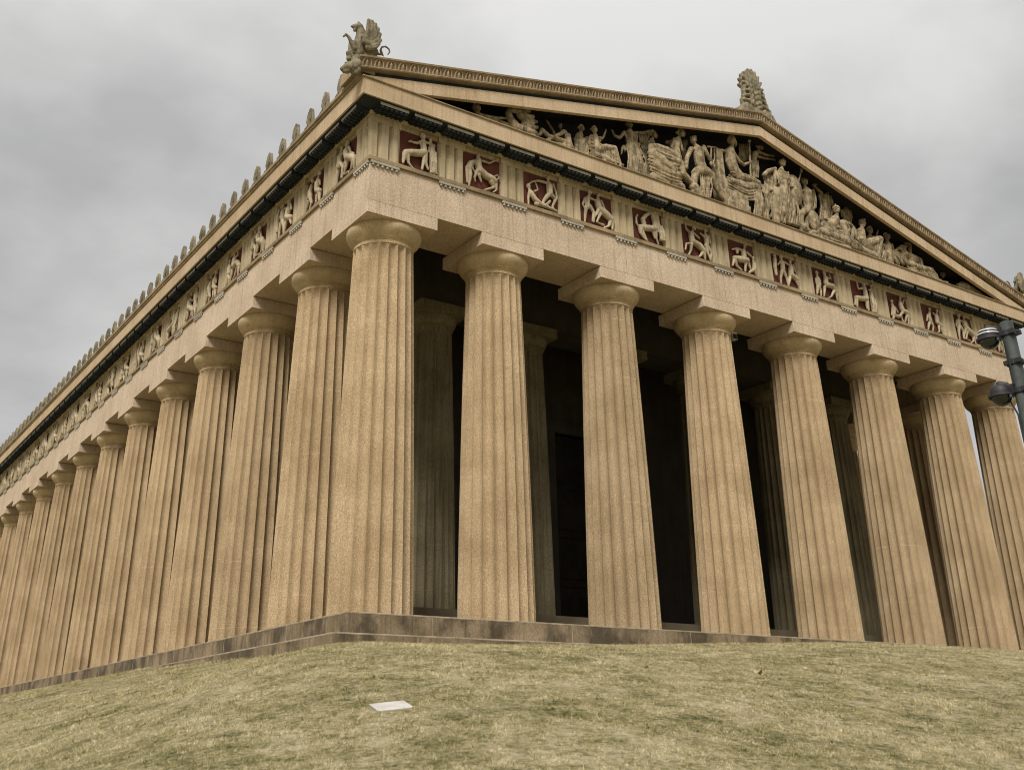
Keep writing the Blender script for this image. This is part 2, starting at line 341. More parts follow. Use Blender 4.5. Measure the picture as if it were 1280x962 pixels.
# frieze: backing wall, triglyphs with regula, metopes
bars('frieze_wall', 'frieze', .88, .85, Z_FR, Z_GE)
TW = .87
def tri_mesh():
    h, g = TW / 2, .085
    xs_ = [-h, -h, -h + .07]; 
    pl = [(-h, -.85), (-h, -AF + g), (-h + .075, -AF - .01)]
    for c in (-h + .29, h - .29):
        pl += [(c - .075, -AF - .01), (c, -AF + g), (c + .075, -AF - .01)]
    pl += [(h - .075, -AF - .01), (h, -AF + g), (h, -.85)]
    b = MB(); b.prism(pl, lambda p, q, t: (p, q, t), Z_FR + .001, Z_GE - .19)
    b.box(-h - .004, h + .004, -AF - .022, -.85, Z_GE - .19, Z_GE - .002); return b.mesh('triglyph', 'frieze')
def reg_mesh():
    b = MB(); h = TW / 2; b.box(-h, h, -1.125, -AF + .01, Z_TA - .075, Z_TA - .002)
    for k in range(6):
        c = -h + TW * (k + .5) / 6; b.rev([(.042, Z_TA - .145), (.03, Z_TA - .075)], c, -1.088, 8)
    return b.mesh('regula', 'white')
trim, regm = tri_mesh(), reg_mesh()
def corner_tri():
    b = MB(); L_ = -1.07
    def outl(s):
        q = [(-1.07, -1.07), (-.88, -1.07), (-.88 + .075, -AF + .085), (-.88 + .15, -1.07), (-.53, -1.07), (-.455, -AF + .085), (-.38, -1.07), (-.22, -1.07), (-.136, -.985), (-.136, -.85), (-.85, -.85)]
        return q
    q = outl(0); pl = q[:-1] + [(-.85, -.85)] + [(y, x) for x, y in q[:-1]][::-1][:-1]
    b.prism(pl, lambda p, r, t: (p, r, t), Z_FR + .001, Z_GE - .19)
    b.prism([(-1.083, -1.083), (-.132, -1.083), (-.132, -.85), (-.85, -.85), (-.85, -.132), (-1.083, -.132)], lambda p, r, t: (p, r, t), Z_GE - .19, Z_GE - .002)
    return b.mesh('triglyph', 'frieze')
ctri = corner_tri()
NF, NS = 15, 33
TX = [-.62 + (X1 + 1.24) * k / (NF - 1) for k in range(NF)]; TY = [-.62 + (Y1 + 1.24) * k / (NS - 1) for k in range(NS)]
o = put('triglyph', ctri, T)
put('regula', regm, o, (TX[0], 0, 0)); put('regula', regm, o, (0, TX[0], 0), -math.pi / 2)
o = put('triglyph', ctri, T, (X1, 0, 0), math.pi / 2); put('regula', regm, o, (0, -TX[0] * -1, 0), -math.pi / 2)
for x in TX[1:-1]: put('regula', regm, put('triglyph', trim, T, (x, 0, 0)))
for y in TY[1:-1]: put('regula', regm, put('triglyph', trim, T, (0, y, 0), -math.pi / 2))
dx = TX[1] - TX[0]; MW = dx - TW - .004; dy = TY[1] - TY[0]; MWY = dy - TW - .004
def met_mesh(wd):
    b = MB(); h = wd / 2
    b.box(-h, h, -.965, -.882, Z_FR + .002, Z_GE - .13, 0); b.box(-h, h, -1.0, -.882, Z_GE - .13, Z_GE - .003, 1)
    return b.mesh('metope', ['red', 'frieze'])
metm, metmy = met_mesh(MW), met_mesh(MWY)

# horizontal cornice
MB().ring([(.84, Z_GE), (1.11, Z_GE), (1.15, Z_GE + .06), (1.15, Z_GE + .09), (.84, Z_GE + .09)], 0, X1, 0, Y1).build('bed_moulding', 'frieze', T)
MB().ring([(.84, 13.141), (1.6, 13.205), (1.6, 13.238), (.84, 13.238)], 0, X1, 0, Y1).build('soffit', 'soffit', T)
MB().ring([(.3, 13.24), (1.60, 13.24), (1.605, 13.222), (1.65, 13.222), (1.655, 13.228), (1.655, Z_GT), (.3, Z_GT)], 0, X1, 0, Y1).build('horizontal_cornice', 'warm', T)
MB().ring([(.3, Z_GT), (1.66, Z_GT), (1.70, Z_GT + .02), (1.70, Z_GT + .05), (1.66, Z_GT + .06), (.3, Z_GT + .06)], 0, X1, 0, Y1).build('cornice_lip', 'taenia', T)
def mut_mesh():
    b = MB(); h = TW / 2 + .01; th = .15
    f = lambda p, q, t: (t, -p, q)
    zi, zo = 13.145, 13.205
    pl = [(1.16, 13.075), (1.555, 13.115), (1.555, zo - .002), (1.16, zi - .002)]
    n = 4; v = [(-h, -p, q) for p, q in pl] + [(h, -p, q) for p, q in pl]
    b.add(v, [(3, 2, 1, 0), (4, 5, 6, 7), (0, 1, 5, 4), (2, 3, 7, 6), (3, 0, 4, 7)], 0); b.add(v, [(1, 2, 6, 5)], 1)
    for r_, o_ in ((0, 1.22), (1, 1.36), (2, 1.51)):
        for k in range(6):
            c = -h + 2 * h * (k + .5) / 6; z = 13.077 + .04 * (o_ - 1.16) / .395
            b.rev([(.05, z - .06), (.04, z + .004)], c, -o_, 8, 0)
    return b.mesh('mutule', ['soffit', 'white'])
mutm = mut_mesh()
for k in range(2 * NF - 1): put('mutule', mutm, T, (TX[0] + dx * k / 2, 0, 0))
for k in range(2 * NS - 1): put('mutule', mutm, T, (0, TY[0] + dy * k / 2, 0), -math.pi / 2)

# gable
SL = .2406
def zs_(x): return 14.30 + SL * (min(x, X1 - x) + 1.85)
def rake(name, prof, m, xa, front=True, mid=True):
    """profile (outward y offset o, z below the sima top line) swept up both slopes"""
    for side in (0, 1):
        b = MB(); n = len(prof); v = []
        for x in (xa, XM):
            for o, dz in prof:
                X = x if side == 0 else X1 - x
                v.append((X, -o if front else Y1 + o, zs_(x) + dz))
        b.add(v, [tuple(range(n))[::-1], tuple(range(n, 2 * n))] + [(i, (i + 1) % n, n + (i + 1) % n, n + i) for i in range(n)])
        b.build(name, m, T)
for fr in (True, False):
    rake('raking_cornice', [(1.50, -.60), (1.50, -.945), (1.51, -.95), (1.635, -.95), (1.64, -.94), (1.64, -.55), (1.60, -.53), (1.50, -.53)], 'warm', -1.62, fr)
    rake('raking_soffit', [(.2, -.53), (.2, -.66), (1.497, -.66), (1.497, -.53)], 'tymp', -1.62, fr)
    rake('raking_recess', [(.5, -.527), (1.55, -.527), (1.55, -.395), (.5, -.395)], 'soffit', -1.62, fr)  # shadow band below the gutter, its shade put in with the dark soffit colour
def sima(side, fr):
    b = MB(); pr = [(.6, -.39), (1.70, -.39), (1.76, -.385), (1.775, -.35), (1.76, -.325), (1.70, -.315), (1.705, -.2), (1.74, -.1), (1.775, -.065), (1.80, -.06), (1.81, -.01), (1.80, 0), (.6, 0)]
    n = len(pr); v = []; s = (lambda X: X) if side == 0 else (lambda X: X1 - X); yy = (lambda o: -o) if fr else (lambda o: Y1 + o)
    for x in (-1.85, XM):
        for o, dz in pr: v.append((s(x), yy(o), zs_(x) + dz))
    b.add(v, [tuple(range(n))[::-1], tuple(range(n, 2 * n))] + [(i, (i + 1) % n, n + (i + 1) % n, n + i) for i in range(n)])
    if fr:                                   # row of tongue shaped leaves on the moulding
        K = 44; st_ = (XM + 1.8) / K
        for k in range(K):
            xc = -1.8 + st_ * (k + .5); hw = st_ * .36; pts = []
            for a in range(9):
                t = a / 8; ang = math.pi * t
                xx = xc - hw * math.cos(ang) * (1 if .05 < t < .95 else 1); dz = -.31 + .24 * math.sin(ang) ** .55
                pts.append((s(xx), yy(1.73 + .03 * math.sin(ang)), zs_(xx) + dz, .024))
            b.tube(pts, 5)
            b.tube([(s(xc), yy(1.71), zs_(xc) - .30, .04), (s(xc), yy(1.735), zs_(xc) - .2, .045), (s(xc), yy(1.75), zs_(xc) - .12, .02)], 6)
    b.build('gutter_moulding', 'sima', T)
for fr in (True, False):
    for sd_ in (0, 1): sima(sd_, fr)
for fr in (True, False):
    b = MB(); ya, yb = (-.55, -.2) if fr else (Y1 + .55, Y1 + .2)
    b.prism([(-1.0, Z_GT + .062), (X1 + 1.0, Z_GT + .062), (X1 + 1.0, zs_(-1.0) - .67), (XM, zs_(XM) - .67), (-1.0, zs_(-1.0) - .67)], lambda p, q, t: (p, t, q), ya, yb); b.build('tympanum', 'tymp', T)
# roof with cover tile rows, eaves edge
b = MB()
for s_ in (0, 1):
    fx = (lambda X: X) if s_ == 0 else (lambda X: X1 - X)
    b.prism([(-1.60, Z_GT + .07), (-1.60, 13.93), (XM, zs_(XM) - .06), (XM, zs_(XM) - .35), (-1.3, Z_GT + .07)], lambda p, q, t: (fx(p), t, q), -.58, Y1 + .58)
    for k in range(66):
        y = .0 + 1.038 * k; b.prism([(-1.55, 13.94), (-1.55, 14.05), (XM, zs_(XM) + .02), (XM, zs_(XM) - .05)], lambda p, q, t: (fx(p), t, q), y - .12, y + .12)
b.build('roof', 'roof', T)
for s_ in (0, 1):
    b = MB(); fx = (lambda X: X) if s_ == 0 else (lambda X: X1 - X)
    b.prism([(-1.3, Z_GT + .063), (-1.68, Z_GT + .063), (-1.74, Z_GT + .1), (-1.74, Z_GT + .19), (-1.70, Z_GT + .21), (-1.3, Z_GT + .21)], lambda p, q, t: (fx(p), t, q), -1.5, Y1 + 1.5); b.build('eaves_edge', 'taenia', T)
def antefix_mesh():
    b = MB(); ol = [(-.235, 0), (.235, 0), (.235, .42)] + [(.235 * math.cos(a), .42 + .33 * math.sin(a)) for a in [math.pi * k / 10 for k in range(1, 10)]] + [(-.235, .42)]
    b.prism(ol, lambda p, q, t: (t, p * (.70 if q < .5 else .62), q * 1.12), -.05, .05)
    b.prism([(-.235, .0), (.235, .0), (.235, .08), (0, .2), (-.235, .08)], lambda p, q, t: (t, p * .75, q), .05, .16)
    for k in range(-3, 4):
        a = k * .42; b.tube([(-.05, .025 * k, .26, .02), (-.075, .09 * math.sin(a), .28 + .25 * math.cos(a), .03), (-.055, .155 * math.sin(a), .34 + .40 * math.cos(a), .026)], 6)
    for s_ in (-1, 1): b.tube([(-.08, .03 * s_, .04, .025), (-.09, .14 * s_, .08, .028), (-.09, .17 * s_, .17, .026), (-.09, .09 * s_, .2, .022), (-.09, .08 * s_, .13, .02)], 6)
    return b.mesh('antefix', 'finial', 40)
anm = antefix_mesh()
for k in range(66): put('antefix', anm, T, (-1.53, .0 + 1.038 * k, 14.0 - .06))
for k in range(3): put('antefix', anm, T, (X1 + 1.53, 1.038 * k, 13.94), math.pi)
# porch, cella
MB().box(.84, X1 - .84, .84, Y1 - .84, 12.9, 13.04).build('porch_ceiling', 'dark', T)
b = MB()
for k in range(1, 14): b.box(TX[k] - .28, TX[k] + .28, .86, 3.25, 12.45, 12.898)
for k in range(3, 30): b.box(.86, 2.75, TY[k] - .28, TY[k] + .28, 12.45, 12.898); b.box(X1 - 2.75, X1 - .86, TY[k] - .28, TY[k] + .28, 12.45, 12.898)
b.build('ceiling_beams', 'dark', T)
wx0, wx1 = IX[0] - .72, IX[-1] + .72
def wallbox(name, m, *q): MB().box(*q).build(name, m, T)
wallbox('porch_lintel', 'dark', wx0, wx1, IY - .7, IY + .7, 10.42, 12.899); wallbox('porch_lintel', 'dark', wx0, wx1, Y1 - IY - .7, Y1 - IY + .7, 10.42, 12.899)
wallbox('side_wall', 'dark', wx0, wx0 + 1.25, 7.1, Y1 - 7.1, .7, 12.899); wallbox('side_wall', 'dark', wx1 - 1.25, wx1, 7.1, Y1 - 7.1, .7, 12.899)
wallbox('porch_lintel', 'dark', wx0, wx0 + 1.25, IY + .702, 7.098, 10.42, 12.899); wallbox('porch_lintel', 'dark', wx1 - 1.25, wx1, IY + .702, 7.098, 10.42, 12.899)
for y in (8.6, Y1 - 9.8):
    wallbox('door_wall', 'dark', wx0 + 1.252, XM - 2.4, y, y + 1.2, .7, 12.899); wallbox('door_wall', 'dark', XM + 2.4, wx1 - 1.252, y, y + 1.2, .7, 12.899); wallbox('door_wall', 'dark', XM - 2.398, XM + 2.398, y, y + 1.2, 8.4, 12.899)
b = MB(); b.box(XM - 2.65, XM - 2.2, 8.42, 8.598, .7, 8.7); b.box(XM + 2.2, XM + 2.65, 8.42, 8.598, .7, 8.7); b.box(XM - 2.198, XM + 2.198, 8.42, 8.598, 8.25, 8.7); b.build('door_frame', 'dark', T)
for s_ in (-1, 1):
    b = MB(); xa, xb = sorted((XM + s_ * .01, XM + s_ * 2.19)); b.box(xa, xb, 8.75, 8.95, .72, 8.24)
    for r_ in range(4):
        z0 = 1.0 + r_ * 1.8
        for q in ((xa + .2, xb - .2, z0, z0 + .1), (xa + .2, xb - .2, z0 + 1.5, z0 + 1.6)): b.box(q[0], q[1], 8.70, 8.752, q[2], q[3])
        for q in ((xa + .2, xa + .3), (xb - .3, xb - .2)): b.box(q[0], q[1], 8.70, 8.752, z0 + .102, z0 + 1.498)
    d = b.build('door', 'bronze', T)
    b = MB(); b.tube([(XM + s_ * .25, 8.74, 4.0, .02), (XM + s_ * .25, 8.66, 4.05, .02), (XM + s_ * .25, 8.66, 4.35, .02), (XM + s_ * .25, 8.74, 4.4, .02)], 8); b.build('handle', 'bronze', d)

